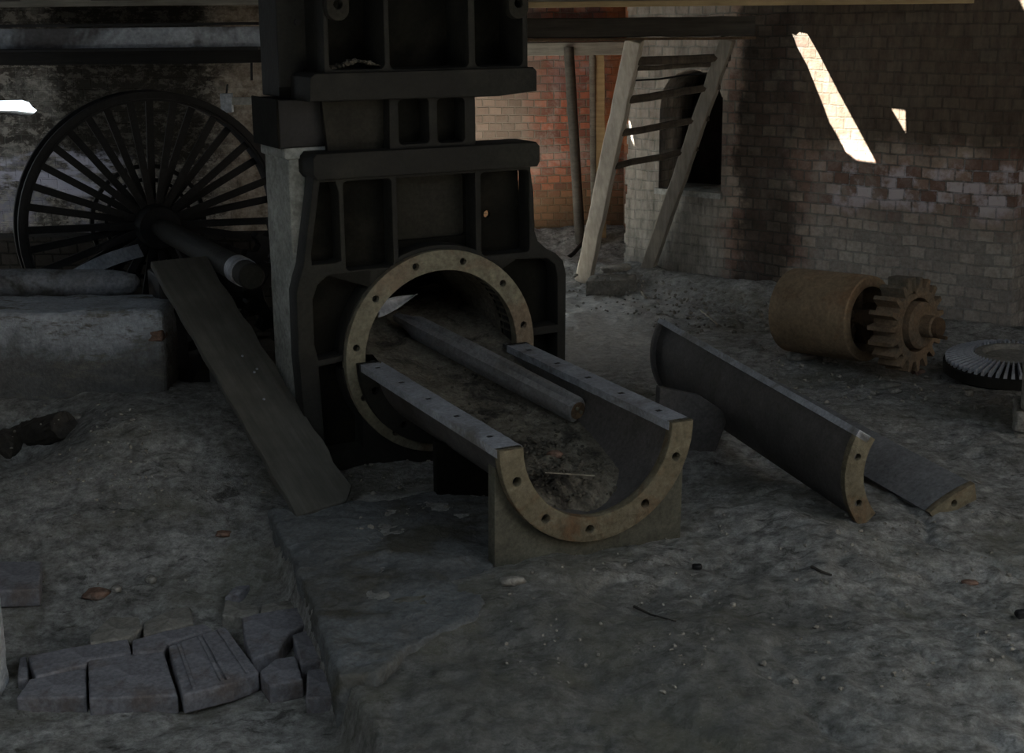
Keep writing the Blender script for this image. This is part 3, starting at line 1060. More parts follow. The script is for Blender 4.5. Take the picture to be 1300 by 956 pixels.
for i in range(N_):
    bm.faces.new((va[i][0], vb[i][0], vb[i + 1][0], va[i + 1][0]))
    bm.faces.new((va[i][4], va[i + 1][4], vb[i + 1][4], vb[i][4]))
bm.faces.new([va[0][k] for k in range(5)] + [vb[0][k] for k in range(4, -1, -1)])
obj('blade', bm, M['iron_blue'], sh, smooth='all')


# ------------------------------------------------------------------ the two loose covers on the right
def cover(name, label, near_top, near_bot, far_top, R, side, flush, wdt, holes, rails=1, mt='plate_iron'):
    """a piece of pipe wall with end flanges; the chord near_top-near_bot is its near edge.
    local Y runs from the far end to the near end; built around its own cylinder axis"""
    yd = (near_top - far_top)
    Lc = yd.length
    yd.normalize()
    ch = (near_top - near_bot)
    ch = (ch - yd * ch.dot(yd))
    c = ch.length
    ch.normalize()
    out = yd.cross(ch) * side            # towards the bulging side
    half = math.asin(min(.99, c / 2 / R))
    mid = near_top - ch * (c / 2)
    axis = mid - out * (R * math.cos(half))
    org = axis - yd * Lc
    # basis: local X = out, local Z = chord, local Y = +-yd
    Mx = Matrix((out, yd, ch)).transposed()
    sgn = 1
    if Mx.determinant() < 0:
        Mx = Matrix((out, -yd, ch)).transposed()
        org = axis
    root = thing(name, label, 'machine cover', (0, 0, 0))
    root.matrix_world = Matrix.Translation(org) @ Mx.to_4x4()
    root.location = org
    root.rotation_euler = Mx.to_euler()
    hd = math.degrees(half)
    neg = Mx.col[1].dot(yd) < 0
    near_y = Lc if not neg else 0.0
    a0, a1 = -hd, hd
    obj('shell', shell(R - flush - .02, R - flush, a0, a1, .012, Lc - .012, 20), M[mt], root, smooth=40)
    ny0, ny1 = (Lc - .035, Lc) if not neg else (0, .035)
    fy0, fy1 = (0, .035) if not neg else (Lc - .035, Lc)
    obj('end_flange', arc_plate(R - wdt, R, a0, a1, ny0, ny1, holes, .014, .004, 24), M['flange'], root, smooth=40)
    obj('end_flange', arc_plate(R - wdt, R, a0, a1, fy0, fy1, holes, .014, .004, 24), M['plate_iron'], root, smooth=40)
    for a in (a1,)[:rails]:
        ca, sa = math.cos(math.radians(a)), math.sin(math.radians(a))
        s_ = 1 if a > 0 else -1
        pA = Vector((ca * (R - .06), 0, sa * (R - .06)))
        pB = Vector((ca * R, 0, sa * R))
        nrm = Vector((sa, 0, -ca)) * s_ * .028
        bm = bmesh.new()
        k = 20
        rws = []
        for j in range(k + 1):
            y = Lc * j / k
            wv = random.uniform(-.0015, .0015)
            rws.append([bm.verts.new(q + Vector((wv, y, wv))) for q in (pA, pB, pB + nrm, pA + nrm)])
        for j in range(k):
            for i in range(4):
                bm.faces.new((rws[j][i], rws[j][(i + 1) % 4], rws[j + 1][(i + 1) % 4], rws[j + 1][i]))
        bm.faces.new(rws[0])
        bm.faces.new(rws[-1][::-1])
        obj('edge_rail', bm, M['iron_blue'], root, smooth=30)
    return root


nt, nb = G(1092, 546, .43), G(1080, 662, .02)
c1 = cover('trough_cover', 'curved iron trough cover standing on its long edge, nearer one of the two loose covers', nt, nb, G(838, 403, .49), .34, 1, .02, .085, [-19, 19])
nt2, nb2 = G(1238, 614, .145), G(1192, 658, .045)
c2 = cover('trough_cover', 'flatter iron trough cover with pale chipped end, lying behind the standing cover', nt2, nb2, G(978, 478, .215), .60, 1, .004, .075, [0], rails=0, mt='plate_lit')
# cast foot under the standing cover
_n = (nt - G(838, 403, .49)).normalized()
_o = G(905, 577, .0)


def on_plane(px, py):
    d_ = Vector(ray(px, py).tolist())
    c_ = Vector((0, 0, CAMZ))
    return c_ + d_ * ((_o - c_).dot(_n) / d_.dot(_n))


inv = (Matrix.Translation(c1.location) @ c1.rotation_euler.to_matrix().to_4x4()).inverted()
fp = [inv @ on_plane(*q_) for q_ in ((832, 590), (906, 580), (926, 527), (890, 503), (838, 492))]
sh_ = inv.to_3x3() @ (_n * -.045)
bm = bmesh.new()
fa = [bm.verts.new(p) for p in fp]
fb = [bm.verts.new(p + sh_) for p in fp]
bm.faces.new(fa)
bm.faces.new(fb[::-1])
for i in range(5):
    bm.faces.new((fa[i], fa[(i + 1) % 5], fb[(i + 1) % 5], fb[i]))
bvl(obj('foot_plate', bm, M['plate_iron'], c1), .004)

# ------------------------------------------------------------------ roller with gear
RA = math.radians(43)
rc0, rc1 = YP(1006, 393, 8.12), YP(1104, 405, 7.72)
dr = (rc1 - rc0)
rl = thing('iron_roller', 'big rusty iron roller with a toothed gear on its shaft, lying by the wall', 'roller', rc0)
rl.rotation_euler = dr.to_track_quat('Y', 'Z').to_euler()
DL = dr.length
R_ = .247
obj('drum', lathe([(R_ - .02, 0), (R_, .015), (R_, DL - .03), (R_ - .004, DL - .005), (R_ - .012, DL), (R_ - .062, DL), (R_ - .068, DL - .05), (R_ - .075, DL - .16), (.06, DL - .17)], 72), M['drum'], rl, smooth=30)
obj('shaft', lathe([(.055, DL - .18), (.055, DL + .44), (.050, DL + .45)], 24), M['rust_dark'], rl, smooth=30)
for i in range(5):
    a = 2 * PI * i / 5 + .4
    bm = beam((.05 * math.cos(a), DL - .10, .05 * math.sin(a)), (.19 * math.cos(a), DL - .10, .19 * math.sin(a)), .05, .07, up=(0, 1, 0))
    bvl(obj('drum_spoke', bm, M['rust_dark'], rl), .006)


def gear_bm(r_root, r_tip, nt, y0, y1, r_in, skip=(), bevel=.002, tw=.5):
    pts = []
    for i in range(nt):
        a = 360 / nt * i
        st = 360 / nt
        if i in skip:
            pts += [(r_root * math.cos(math.radians(a + st * q)), r_root * math.sin(math.radians(a + st * q))) for q in (0, .33, .66)]
            continue
        rm = (r_root * 2 + r_tip) / 3
        for q, r in ((0, r_root), (.16, r_root), (.24, rm), (.33, r_tip), (.60, r_tip), (.69, rm), (.77, r_root), (.93, r_root)):
            pts.append((r * math.cos(math.radians(a + st * q)), r * math.sin(math.radians(a + st * q))))
    return plate(pts, [circ(0, 0, r_in, 48)], y0, y1, bevel)


gy = DL + .16
gr = obj('gear', gear_bm(.205, .262, 19, gy, gy + .15, .150, skip=(), bevel=.003), M['rust'], rl, smooth=35)
gr.rotation_euler = (0, .12, 0)
obj('gear_web', ring_plate(.05, .17, gy + .05, gy + .09, [], bevel=.003), M['rust_dark'], rl, smooth=35)
obj('hub_disc', lathe([(.05, gy + .10), (.13, gy + .105), (.135, gy + .12), (.13, gy + .175), (.115, gy + .19), (.05, gy + .195)], 40), M['rust'], rl, smooth=30)
obj('shaft_boss', lathe([(.052, gy + .18), (.062, gy + .19), (.062, gy + .255), (.055, gy + .265), (.01, gy + .265)], 24), M['rust'], rl, smooth=30)
o = obj('pin', tube([(0, 0, 0), (.02, .09, 0)], .010, 8), M['rust_dark'], rl)
o.location = (.02, gy + .26, -.045)
o = bvl(obj('broken_lug', box(.02, .10, gy + .02, gy + .15, .17, .27), M['rust'], rl), .006)

# bevel gear lying on rubble
bc = YP(1287, 452, 7.55)
bv = thing('bevel_gear', 'flat crown gear wheel with radial teeth lying on the ground at the right edge', 'gear', (bc.x, bc.y, bc.z - .08))
bv.rotation_euler = (math.radians(2), math.radians(-2), 0)
RB = .375
obj('gear_body', lathe([(.155, .03), (.155, .075), (.21, .085), (.355, .055), (RB, .05), (RB, -.005), (.35, -.02), (.19, -.01), (.155, .03)], 72, axis='Z'), M['iron'], bv, smooth=30)
tooth = bmesh.new()
vs = []
for r, z, wd in ((.215, .085, .006), (.362, .055, .0105)):
    vs.append([tooth.verts.new((r, s * wd * k, z + h)) for s, k, h in ((-1, 1, -.006), (1, 1, -.006), (1, .55, .026), (-1, .55, .026))])
for i in range(4):
    tooth.faces.new((vs[0][i], vs[0][(i + 1) % 4], vs[1][(i + 1) % 4], vs[1][i]))
tooth.faces.new(vs[0][::-1])
tooth.faces.new(vs[1])
t0 = obj('gear_tooth', tooth, M['iron_blue'], bv)
NTB = 56
for i in range(1, NTB):
    c = t0.copy()
    COL.objects.link(c)
    c.parent = bv
    c.rotation_euler = (0, 0, 2 * PI * i / NTB)
obj('hub_rim', lathe([(.150, .02), (.150, .095), (.165, .105), (.205, .10), (.21, .08)], 60, axis='Z'), M['stone'], bv, smooth=30)

# ------------------------------------------------------------------ spoked wheel
wc = YP(196, 285, 8.3)
wh = thing('flywheel', 'large black spoked iron wheel standing by the left brick wall', 'wheel', wc, PA)
WR = .790
obj('rim', ring_plate(WR - .045, WR, -.10, -.07, bevel=.004, n=96), M['iron_black'], wh, smooth=35)
obj('rim', ring_plate(WR - .045, WR, .07, .10, bevel=.004, n=96), M['iron_black'], wh, smooth=35)
bm = shell(WR - .058, WR - .045, 0, 359.9, -.085, .085, 96)
obj('rim_band', bm, M['iron_black'], wh, smooth=35)
sp0 = obj('spoke', beam((.07, -.035, 0), (WR - .03, -.035, 0), .042, .018, up=(0, 1, 0)), M['iron_black'], wh)
sp1 = obj('spoke', beam((.07, .035, 0), (WR - .03, .035, 0), .042, .018, up=(0, 1, 0)), M['iron_black'], wh)
NS = 18
sp0.rotation_euler = (0, math.radians(2), 0)
sp1.rotation_euler = (0, math.radians(12), 0)
for i in range(1, NS):
    for s_, off in ((sp0, 2), (sp1, 12)):
        c = s_.copy()
        COL.objects.link(c)
        c.parent = wh
        c.rotation_euler = (0, math.radians(off + 360 / NS * i), 0)
obj('hub', lathe([(.05, -.16), (.12, -.155), (.13, -.12), (.13, .12), (.05, .13)], 32), M['iron_black'], wh, smooth=30)
obj('inner_ring', ring_plate(.325, .350, .13, .16, bevel=.002), M['iron_black'], wh, smooth=35)
obj('inner_ring', ring_plate(.245, .265, .13, .16, bevel=.002), M['iron_black'], wh, smooth=35)
b0 = obj('ring_bar', beam((.10, .145, 0), (.335, .145, 0), .02, .02, up=(0, 1, 0)), M['iron_black'], wh)
for i in range(1, 16):
    c = b0.copy()
    COL.objects.link(c)
    c.parent = wh
    c.rotation_euler = (0, 2 * PI * i / 16, 0)
obj('axle', lathe([(.055, .2), (.055, -.30), (.064, -.31), (.064, -1.97), (.058, -1.98)], 32), M['iron'], wh, smooth=30)
obj('axle_sleeve', lathe([(.055, -1.74), (.070, -1.742), (.070, -1.86), (.055, -1.865)], 32), M['iron_blue'], wh, smooth=30)

for (px, py, Y_, rt, nt_, lab) in ((392, 352, 8.0, .42, 22, 'large black spur gear half hidden behind the concrete pier'), (262, 362, 7.95, .27, 16, 'smaller black spur gear meshing low beside the wheel hub')):
    gc = YP(px, py, Y_)
    g = thing('spur_gear', lab, 'gear', gc, PA)
    obj('toothed_rim', gear_bm(rt - .055, rt, nt_, -.06, .04, rt - .12, bevel=.003), M['iron_black'], g, smooth=35)
    for i in range(5):
        a = 2 * PI * i / 5 + .3
        obj('arm', beam((.04 * math.cos(a), 0, .04 * math.sin(a)), ((rt - .1) * math.cos(a), 0, (rt - .1) * math.sin(a)), .05, .03, up=(0, 1, 0)), M['iron_black'], g)
    obj('hub', lathe([(.02, -.1), (.07, -.1), (.07, .08), (.02, .08)], 24), M['iron_black'], g, smooth=30)

# bearing frame that carries the axle and the plank's head
PL0, PL1 = G(415, 640, .055), G(227, 328, .83)
o = thing('bearing_stand', 'black iron bearing stand under the top end of the long plank', 'machine', (-1.66, 7.12, 0), PA)
bvl(obj('post', box(-.16, -.06, -.12, .12, -.1, .60), M['iron_black'], o), .006)
bvl(obj('post', box(.10, .20, -.12, .12, -.1, .60), M['iron_black'], o), .006)
bvl(obj('cross_head', box(-.19, .24, -.13, .13, .60, .74), M['iron_black'], o), .01)
obj('brace', beam((-.12, -.1, .1), (.16, -.1, .55), .04, .03, up=(0, 1, 0)), M['iron_black'], o)
obj('foot', box(-.22, .27, -.16, .16, -.1, .05), M['iron_black'], o)

# dark low wall added to stand in for the shade under the wheel
o = tag(lumpy(bvl(obj('shade_wall', box(-1.35, 1.75, -.1, .1, 0, .68), M['brick_dark']), .01), .012, .1, 4),
        'added dark low wall standing in for shade behind the lower half of the spoked wheel', 'wall')
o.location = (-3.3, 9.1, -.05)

# ------------------------------------------------------------------ plank
d = PL1 - PL0
pk_ = thing('plank', 'long dusty plank sloping from the slab up to the wheel bearing', 'plank', PL0)
q = d.to_track_quat('Y', 'Z')
pk_.rotation_euler = q.to_euler()
LP = d.length
bm = bmesh.new()
k = 24
rows = []
for j in range(k + 1):
    y = LP * j / k
    e = .006 * math.sin(j * 1.7) + random.uniform(-.003, .003)
    x0, x1 = -.145 + e * .6, .140 + e
    if j == 0:
        x1 -= .05
    rows.append([bm.verts.new((x0, y - (.03 if j == 0 else 0), -.035)), bm.verts.new((x1, y, -.035)), bm.verts.new((x1 + .001, y, .0)), bm.verts.new((x0, y - (.03 if j == 0 else 0), .0))])
for j in range(k):
    for i in range(4):
        bm.faces.new((rows[j][i], rows[j][(i + 1) % 4], rows[j + 1][(i + 1) % 4], rows[j + 1][i]))
bm.faces.new(rows[0][::-1])
bm.faces.new(rows[-1])
bvl(obj('board', bm, M['plank'], pk_), .005)
for x_, y_ in ((.0, .72), (.03, .92), (.05, .94), (.02, 1.05)):
    obj('nail', lathe([(.006, 0), (.006, .004)], 8, axis='Z'), M['iron_blue'], pk_).location = (x_, y_, 0)

# ------------------------------------------------------------------ concrete slab under the press front
PS = [(-1.01, 5.43), (-.93, 5.20), (-.82, 4.86), (-.70, 4.50), (-.62, 4.22), (-.55, 3.95), (-.42, 3.95), (-.34, 4.15), (-.24, 4.27), (-.13, 4.36), (-.10, 4.52), (-.15, 4.66), (-.02, 4.95), (.15, 5.5), (-.35, 5.62)]
o = obj('concrete_slab', slab_from(PS, -.30, .038), M['concrete'])
lumpy(o, .045, .20, 0, .014)
t_ = bpy.data.textures.new('fine', 'CLOUDS')
t_.noise_scale = .03
t_.noise_depth = 4
m = o.modifiers.new('d2', 'DISPLACE')
m.texture = t_
m.strength = .018
m.texture_coords = 'GLOBAL'
tag(o, 'blue-grey concrete slab with broken front edge, below the foot of the plank', 'slab')

# ------------------------------------------------------------------ brick plinth on the left
pa = math.radians(3)
o = lumpy(bvl(obj('plinth', box(-1.75, 0, 0, .45, -.1, .62), M['plinth']), .03, 3), .035, .12, 5)
o.location, o.rotation_euler = (-1.70, 6.66, 0), (0, 0, math.radians(2))
tag(o, 'long low plinth of flaking grey render over brick, at the left edge', 'plinth')
o = lumpy(bvl(obj('plinth_brick', box(0, .08, -.002, .1, 0, .055), M['red_stone']), .008), .008, .04, 3)
pb = YP(186, 434, 6.66)
o.location = pb
tag(o, 'bare red brick showing at the right end of the flaking plinth', 'brick')
# rounded sack-like beam on the plinth
o = thing('round_log', 'round-ended grey dusty beam lying on top of the left plinth', 'beam', (-2.50, 7.16, .665))
bm = bmesh.new()
prof = [(-1.0, .105), (-.5, .104), (0, .10), (.3, .095), (.48, .08), (.54, .05), (.56, .02)]
rws = [[bm.verts.new((x, 1.0 * r * math.cos(2 * PI * i / 24), .75 * r * math.sin(2 * PI * i / 24))) for i in range(24)] for x, r in prof]
for j in range(len(rws) - 1):
    for i in range(24):
        bm.faces.new((rws[j][i], rws[j][(i + 1) % 24], rws[j + 1][(i + 1) % 24], rws[j + 1][i]))
bm.faces.new(rws[0])
bm.faces.new(rws[-1][::-1])
lumpy(obj('body', bm, M['render'], o, smooth='all'), .03, .1, 2)
# curved sheet strip leaning on it, left of the hub
bm = bmesh.new()
c = [YP(90 + 85 * s, 352 - 34 * s - 4 * math.sin(PI * s), 7.35 + .5 * s) for s in [i / 10 for i in range(11)]]
rws = [[bm.verts.new(p + Vector((0, 0, .035))), bm.verts.new(p + Vector((0, .012, .035))), bm.verts.new(p + Vector((.03, .012, -.035))), bm.verts.new(p + Vector((.03, 0, -.035)))] for p in c]
for j in range(10):
    for i in range(4):
        bm.faces.new((rws[j][i], rws[j][(i + 1) % 4], rws[j + 1][(i + 1) % 4], rws[j + 1][i]))
bm.faces.new(rws[0][::-1])
bm.faces.new(rws[-1])
tag(obj('belt', bm, M['steel_blue'], smooth=30), 'flat grey strip sloping up from the plinth to the wheel hub', 'strip')

# small bracket and bar above the wheel, hanging rod
o = thing('wall_bracket', 'small blue-grey bracket with a bar, right above the wheel rim', 'bracket', YP(288, 130, 8.7))
bvl(obj('block', box(-.035, .035, -.03, .03, -.06, .055), M['steel_blue'], o), .004)
obj('bar', box(.03, .27, -.015, .02, -.015, .03), M['concrete_dark'], o)
obj('peg', tube([(0, 0, .05), (.01, 0, .11)], .006), M['iron_black'], o)
tag(obj('hanging_rod', tube([YP(319, 66, 9.15), YP(319.5, 102, 9.15)], .008), M['iron_black']), 'thin black rod hanging below the steel beam by the post', 'rod')

# ------------------------------------------------------------------ ladder
ld = thing('ladder', 'rough wooden ladder leaning against the wall beside the arched opening', 'ladder', (0, 0, 0))
L0, L1 = YP(741, 356, 10.35), YP(806, 50, 9.75)
R0, R1 = YP(826, 347, 10.33), YP(930, 48, 9.86)
ld.location = ((L0 + R0) / 2)
off = ld.location.copy()


def rail(p, q, fw, sd, mat, name='rail', tw=(1, 0, 0)):
    o = obj(name, beam(p - off, q - off, fw, sd, up=tw, seg=14, wob=.004), mat, ld)
    return bvl(o, .006)


rail(L0, L1, .10, .112, M['ladder_pale'], tw=(.90, -.43, 0))
rail(R0 + Vector((-.03, 0, 0)), R1 + Vector((-.03, 0, 0)), .10, .095, M['ladder_grey'], tw=(.90, -.43, 0))
lerp = lambda a, b, t: a.lerp(b, t)


def on_rail(a, b, y_target, pa, pb):       # parameter where the rail is seen at a given height
    return (y_target - pa) / (pb - pa)


for yl, yr, r_, m_ in ((76, 71, .032, 'ladder_dark'), (84, 80, .018, 'ladder_dark'), (123, 106, .030, 'ladder_dark'), (164, 145, .027, 'ladder_dark'), (208, 183, .025, 'ladder_dark')):
    a = L0.lerp(L1, on_rail(0, 0, yl, 359, 50))
    b = R0.lerp(R1, on_rail(0, 0, yr, 347, 48))
    dd = (b - a).normalized()
    bm = tube([a - dd * .03 - off, a.lerp(b, .3) - off + Vector((0, 0, random.uniform(-.008, .008))), a.lerp(b, .65) - off + Vector((0, 0, random.uniform(-.008, .008))), b + dd * .03 - off], r_, 7, r1=r_ * .9)
    obj('rung', bm, M[m_], ld)
a, b = L0.lerp(L1, (99 - 359) / (50 - 359)), R0.lerp(R1, (88 - 347) / (48 - 347))
tag(obj('wire', tube([a, a.lerp(b, .35) + Vector((0, 0, -.01)), a.lerp(b, .6) + Vector((0, 0, .0)), b], .007, 6), M['iron_black']), 'thin dark wire stretched between the ladder rails under the top rung', 'wire')

# pale masonry patches on the lit wall stay in the wall's material; posts on the red wall
for pts, r_, lab, mt in (([YP(722, 60, 12.05), YP(729, 180, 12.0), YP(739, 345, 11.9)], .045, 'dark leaning pole against the red brick wall', 'timber_dark'),
                         ([YP(752, 60, 12.1), YP(753, 190, 12.08), YP(755, 345, 12.0)], .028, 'thin upright pipe left beside the tan board on the red wall', 'timber_grey')):
    tag(obj('pole', tube([*pts], r_, 10), M[mt], smooth=40), lab, 'pole')
tag(bvl(obj('upright_board', beam(YP(761, 60, 12.12), YP(765, 345, 12.02), .075, .03, up=(0, 1, 0), seg=10, wob=.004), M['timber_tan']), .003),
    'tan upright board on the red brick wall behind the ladder', 'board')
tag(obj('cable', tube([YP(700, 338, 11.2), YP(716, 331, 11.3), YP(728, 322, 11.4), YP(742, 305, 11.6)], .018, 8), M['iron_black'], smooth='all'),
    'dark bent cable on the ground behind the ladder foot', 'cable')

# slab and sacking at the ladder foot
p0, p1 = on_ground(743, 377), on_ground(808, 374)
bm = slab_from([(0, 0), (p1.x - p0.x, p1.y - p0.y), (p1.x - p0.x + .02, p1.y - p0.y + .28), (.05, .26)], -.02, .115)
o = obj('stone_block', bm, M['stone'])
o.location = (p0.x, p0.y, p0.z)
lumpy(bvl(o, .012), .018, .07, 4)
tag(o, 'flat rectangular stone block on the floor at the ladder foot', 'stone')
pc = on_ground(790, 354)
bm = rock_bm(.23, .14, .075, 5, 4, .5)
o = obj('sacking', bm, M['cloth'], smooth='all')
o.location = (pc.x, pc.y, pc.z + .04)
tag(o, 'crumpled dusty sack slumped behind the stone block by the ladder', 'sack')
for (pts, r_, lab) in (([(822, 352), (811, 362), (815, 374), (820, 380)], .010, 'pale bent stick on the ground right of the stone block'),
                       ([(889, 396), (900, 405), (911, 415)], .008, 'pale straight stick on the rubble by the sooty wall')):
    pp = [on_ground(*q_) + Vector((0, 0, .012)) for q_ in pts]
    tag(obj('stick', tube(pp, r_, 7), M['stick'], smooth='all'), lab, 'stick')


# ------------------------------------------------------------------ stones, bricks, debris
def stone(px, py, rx, ry, rz, mat, lab, cat='stone', name='stone', seed=1, rot=0.0, sink=.35):
    p = on_ground(px, py)
    o = obj(name, rock_bm(rx, ry, rz, seed, 3, .3), M[mat], smooth=50)
    o.location = (p.x, p.y, p.z + rz * (1 - sink))
    o.rotation_euler = (0, 0, rot)
    return tag(o, lab, cat)


stone(1018, 455, .085, .05, .028, 'pale_stone', 'flat pale stone wedged under the near side of the roller', seed=3)
stone(1051, 458, .045, .035, .035, 'pale_stone', 'angular pale rock beside the roller end', seed=4)
stone(1166, 477, .035, .028, .026, 'red_stone', 'small reddish stone below the roller gear', seed=6)
stone(1122, 492, .10, .045, .020, 'stone', 'flat grey flake lying in front of the roller gear', seed=7, rot=.2)
stone(1136, 499, .035, .02, .018, 'pale_stone', 'small pale pebble against the flat grey flake', seed=8)
stone(1228, 502, .03, .025, .02, 'stone', 'small round stone in front of the crown gear', seed=9)
stone(651, 741, .045, .022, .018, 'pale_stone', 'pale oval pebble in front of the trough foot', seed=10, rot=.1)
stone(885, 722, .018, .014, .012, 'iron_black', 'small black lump on the floor right of the trough foot', 'lump', 'lump', seed=11)
stone(1231, 742, .030, .014, .010, 'red_stone', 'small rust-brown fragment on bare floor at lower right', 'fragment', 'fragment', seed=12, rot=-.3)
stone(1296, 783, .02, .02, .016, 'iron_black', 'dark round lump at the right edge of the floor', 'lump', 'lump', seed=13)
stone(58, 527, .05, .04, .035, 'pale_stone', 'broken pale brick end in the dark hollow at left', 'stone', seed=14)
stone(95, 534, .055, .03, .02, 'pale_stone', 'pale chip on the mound edge beside the dark hollow', 'stone', seed=15)
stone(148, 750, .02, .018, .012, 'pale_stone', 'tiny pale stone on the earth left of centre in the lower ground', seed=16)
stone(124, 757, .05, .04, .015, 'red_stone', 'half-buried orange-brown brick stub above the paving bricks', 'brick', 'brick_stub', seed=17)
stone(192, 738, .022, .022, .014, 'stone', 'small grey stone just right of the orange-brown stub', seed=18)
stone(283, 680, .03, .022, .012, 'red_stone', 'small pinkish chip on the earth left of the slab corner', seed=19)
stone(22, 499, .11, .07, .05, 'stone', 'crumbling grey rubble lump at the foot of the plinth', 'rubble', 'rubble_lump', seed=20)
o = obj('log', tube([on_ground(2, 583) + Vector((0, 0, .06)), on_ground(35, 570) + Vector((0, 0, .065)), on_ground(84, 553) + Vector((0, 0, .05))], .07, 14), M['timber_dark'])
lumpy(bvl(o, .01), .03, .05, 3)
tag(o, 'dark rotten log beside the hollow at the left edge', 'log')
# orange brick bit in the trough, twig
p = G(705, 577, .285)
o = obj('brick_fragment', rock_bm(.035, .022, .018, 21, 2, .3), M['red_stone'])
o.location = p
tag(o, 'orange brick fragment lying in the trough clay', 'fragment')
tag(obj('twig', tube([G(692, 600, .275), G(722, 602, .275), G(755, 604, .28)], .0025, 6), M['stick']), 'thin pale twig on the clay inside the trough', 'twig')
tag(obj('twig', tube([on_ground(805, 774) + Vector((0, 0, .012)), on_ground(826, 783) + Vector((0, 0, .008)), on_ground(858, 791) + Vector((0, 0, .006))], .005, 6, r1=.002), M['timber_dark']), 'dark crooked twig on the floor in front of the trough', 'twig')
tag(obj('twig', tube([on_ground(1030, 722) + Vector((0, 0, .008)), on_ground(1042, 728) + Vector((0, 0, .008)), on_ground(1056, 732) + Vector((0, 0, .006))], .006, 6, r1=.003), M['timber_dark']), 'short black stick on the floor below the leaning covers', 'twig')

# pale whitewashed post at the lower left edge
p = G(-16, 866, -.12)
o = obj('white_post', box(-.055, .055, -.05, .05, -.05, .34), M['white_post'])
o.location = (p.x, p.y, p.z)
lumpy(bvl(o, .015), .02, .06, 4)
tag(o, 'pale whitewashed stub of a post at the lower left edge', 'post')

# paving bricks, lower left
ZB = -.118
PV = [
    ([(24, 834), (34, 832), (36, 860), (22, 863)], 'narrow brick sliver at the far left of the paving', .0, 0),
    ([(35, 832), (162, 808), (167, 828), (111, 838), (110, 843), (45, 858)], 'long worn brick across the upper left of the paving', .012, 0),
    ([(37, 862), (109, 847), (110, 884), (20, 886)], 'brick at the bottom left of the paving, under the long worn brick', .0, 0),
    ([(112, 838), (207, 825), (226, 882), (113, 886)], 'blue-grey square brick left of the grooved one', .008, 0),
    ([(113, 806), (141, 782), (176, 783), (180, 796), (165, 808), (114, 816)], 'rounded brick lump above the long worn brick', .022, 1),
    ([(182, 789), (226, 770), (242, 771), (246, 790), (182, 806)], 'brownish brick at the upper edge of the paving', .016, 1),
    ([(168, 812), (207, 801), (259, 791), (270, 797), (213, 816), (208, 825), (168, 828)], 'thin slanting brick between the brownish and grooved bricks', .018, 0),
    ([(214, 820), (286, 795), (329, 853), (296, 866), (232, 882)], 'big brick with lengthwise grooves in its face', .020, 2),
    ([(307, 784), (328, 778), (389, 769), (393, 788), (368, 803), (354, 824), (320, 836), (311, 810)], 'large broken-cornered brick right of the grooved one', .026, 0),
    ([(371, 805), (397, 797), (416, 836), (382, 845)], 'violet-grey half brick next to the slab side', .012, 0),
    ([(329, 852), (349, 836), (375, 832), (385, 862), (342, 870)], 'chipped brick below the large broken-cornered one', .012, 0),
    ([(390, 850), (426, 846), (430, 884), (388, 886)], 'small bluish brick at the bottom right of the paving', .0, 0),
    ([(281, 781), (286, 761), (328, 768), (329, 777), (306, 783)], 'small dark brick piece above the large broken-cornered one', .012, 1),
    ([(331, 768), (363, 761), (390, 767), (331, 777)], 'flat brick shard along the top of the large broken-cornered brick', .010, 1),
    ([(285, 757), (298, 744), (318, 741), (306, 752)], 'thin tilted tile shard above the paving', .008, 0),
    ([(-20, 712), (53, 712), (50, 748), (-20, 750)], 'grey block set in the earth at the left edge', .02, 0),
]
for i, (poly, lab, dz, kind) in enumerate(PV):
    c = G(sum(p[0] for p in poly) / len(poly), sum(p[1] for p in poly) / len(poly), ZB)
    zt = max(gz(c.x, c.y) + .004, ZB) + dz * .9 + .010
    pts = [G(p[0], p[1], zt) for p in poly]
    c = sum(pts, Vector()) / len(pts)
    bm = slab_from([(p.x - c.x, p.y - c.y) for p in pts], -.07, 0)
    o = obj('paving_brick', bm, M['paver'] if kind != 1 else M['stone'])
    if kind == 2:
        o['label'] = lab
        pa_, pb_ = pts[0] - c, pts[1] - c
        pd_ = pts[4] - c
        for f in (.10, .17, .52, .80):
            pass
    o.location = (c.x, c.y, zt)
    bvl(o, .007, 2)
    lumpy(o, .006, .05, 3)
    tag(o, lab, 'brick', 'loose paving bricks at the lower left')
    if kind == 2:
        ed0, ed1 = pts[0] - c, pts[1] - c
        eb0, eb1 = pts[4] - c, pts[2] - c
        for f in (.16, .52, .60, .86):
            a_, b_ = ed0.lerp(ed1, f), eb0.lerp(eb1, f)
            s_ = obj('raised_band', beam(a_.lerp(b_, .03) + Vector((0, 0, .002)), a_.lerp(b_, .97) + Vector((0, 0, .002)), .012, .008, seg=4), M['paver'], o)
            bvl(s_, .002)

# broken brick pier at the right edge
pp = on_ground(1318, 548)
o = thing('brick_pier', 'rough broken stack of stone and brick at the right edge', 'pier', (pp.x, pp.y, 0), math.radians(-20))
z = -.05
lv = [(-.105, .10), (-.115, .11), (-.085, .13), (-.085, .09), (-.075, .12), (-.05, .06)]
i = 0
for dx, h in lv:
    bm = box(-.0 + dx, .30, -.14, .16, z, z + h - .006)
    lumpy(bvl(obj('course', bm, M['stone' if i % 2 else 'gravel'], o), .018, 3), .03, .07, 4)
    z += h
    i += 1

# gravel and crumbs: too many to count
bm = bmesh.new()


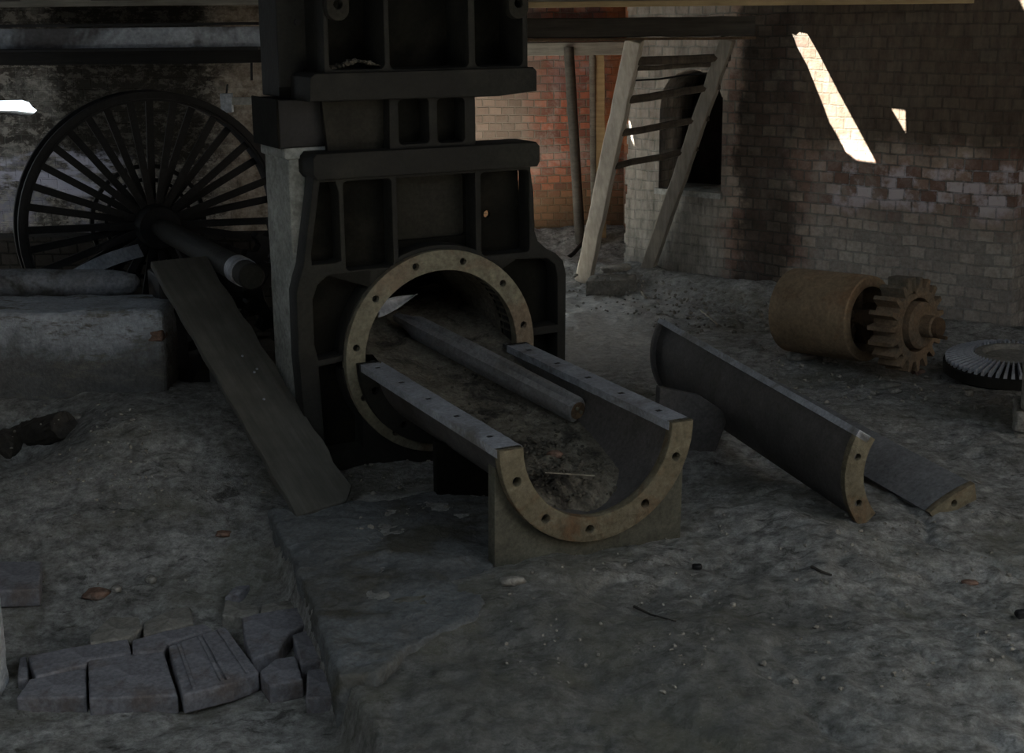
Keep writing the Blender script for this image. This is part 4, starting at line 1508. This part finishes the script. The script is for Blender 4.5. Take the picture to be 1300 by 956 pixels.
def crumbs(k, sampler, r0, r1, lift=.3):
    for i in range(k):
        x, y, z = sampler()
        r = random.uniform(r0, r1) * random.choice((1, 1, 1.4))
        m4 = Matrix.Translation((x, y, z + r * lift)) @ Matrix.Rotation(random.uniform(0, 6), 4, 'Z') @ Matrix.Rotation(random.uniform(0, 6), 4, 'X') @ Matrix.Diagonal((r, r * random.uniform(.5, 1), r * random.uniform(.4, .8), 1))
        bmesh.ops.create_icosphere(bm, subdivisions=1, radius=1.0, matrix=m4)


def samp(px0, px1, py0, py1):
    def f():
        p = on_ground(random.uniform(px0, px1), random.uniform(py0, py1), 3)
        return p.x, p.y, p.z
    return f


crumbs(200, samp(830, 1000, 368, 425), .005, .018)
crumbs(140, samp(715, 880, 345, 400), .004, .014)
crumbs(200, samp(960, 1290, 440, 520), .005, .016)
crumbs(120, samp(10, 190, 495, 620), .003, .010)
crumbs(200, samp(0, 380, 600, 770), .002, .007)
crumbs(160, samp(430, 640, 520, 700), .004, .012)
crumbs(260, samp(640, 1290, 640, 880), .002, .009)
for v in bm.verts:
    v.co += Vector((random.uniform(-1, 1), random.uniform(-1, 1), random.uniform(-1, 1))) * .0015
tag(obj('gravel', bm, M['gravel']), 'scattered stone crumbs over the earth floor', 'gravel', kind='stuff')

bm = bmesh.new()


def tsamp():
    l = random.choice((random.uniform(.9, 1.33), random.uniform(.0, 1.33)))
    u = random.uniform(-.2, .2)
    base = float(np.interp(l, [-.84, -.45, -.1, .2, .6, 1.0, 1.22, 1.38], [.13, .07, -.02, -.09, -.16, -.215, -.25, -.345]))
    p = local(u, -l, RC + base - .011 * l)
    return p.x, p.y, p.z


crumbs(420, tsamp, .003, .011, .5)
tag(obj('clay_crumbs', bm, M['clay_bits']), 'clay crumbs on the fill inside the trough', 'crumbs', kind='stuff')
# crumbs heaped on the upper casting's ledge
bm = bmesh.new()


def lsamp():
    x = random.uniform(-.47, -.24)
    p = local(x, random.uniform(.02, .12), 1.785 + max(0, .03 * (1 - abs(x + .33) / .12)))
    return p.x, p.y, p.z


crumbs(120, lsamp, .004, .013, .3)
tag(obj('ledge_rubble', bm, M['clay_bits']), 'crumbs heaped in the left pocket of the upper press casting', 'rubble', kind='stuff')
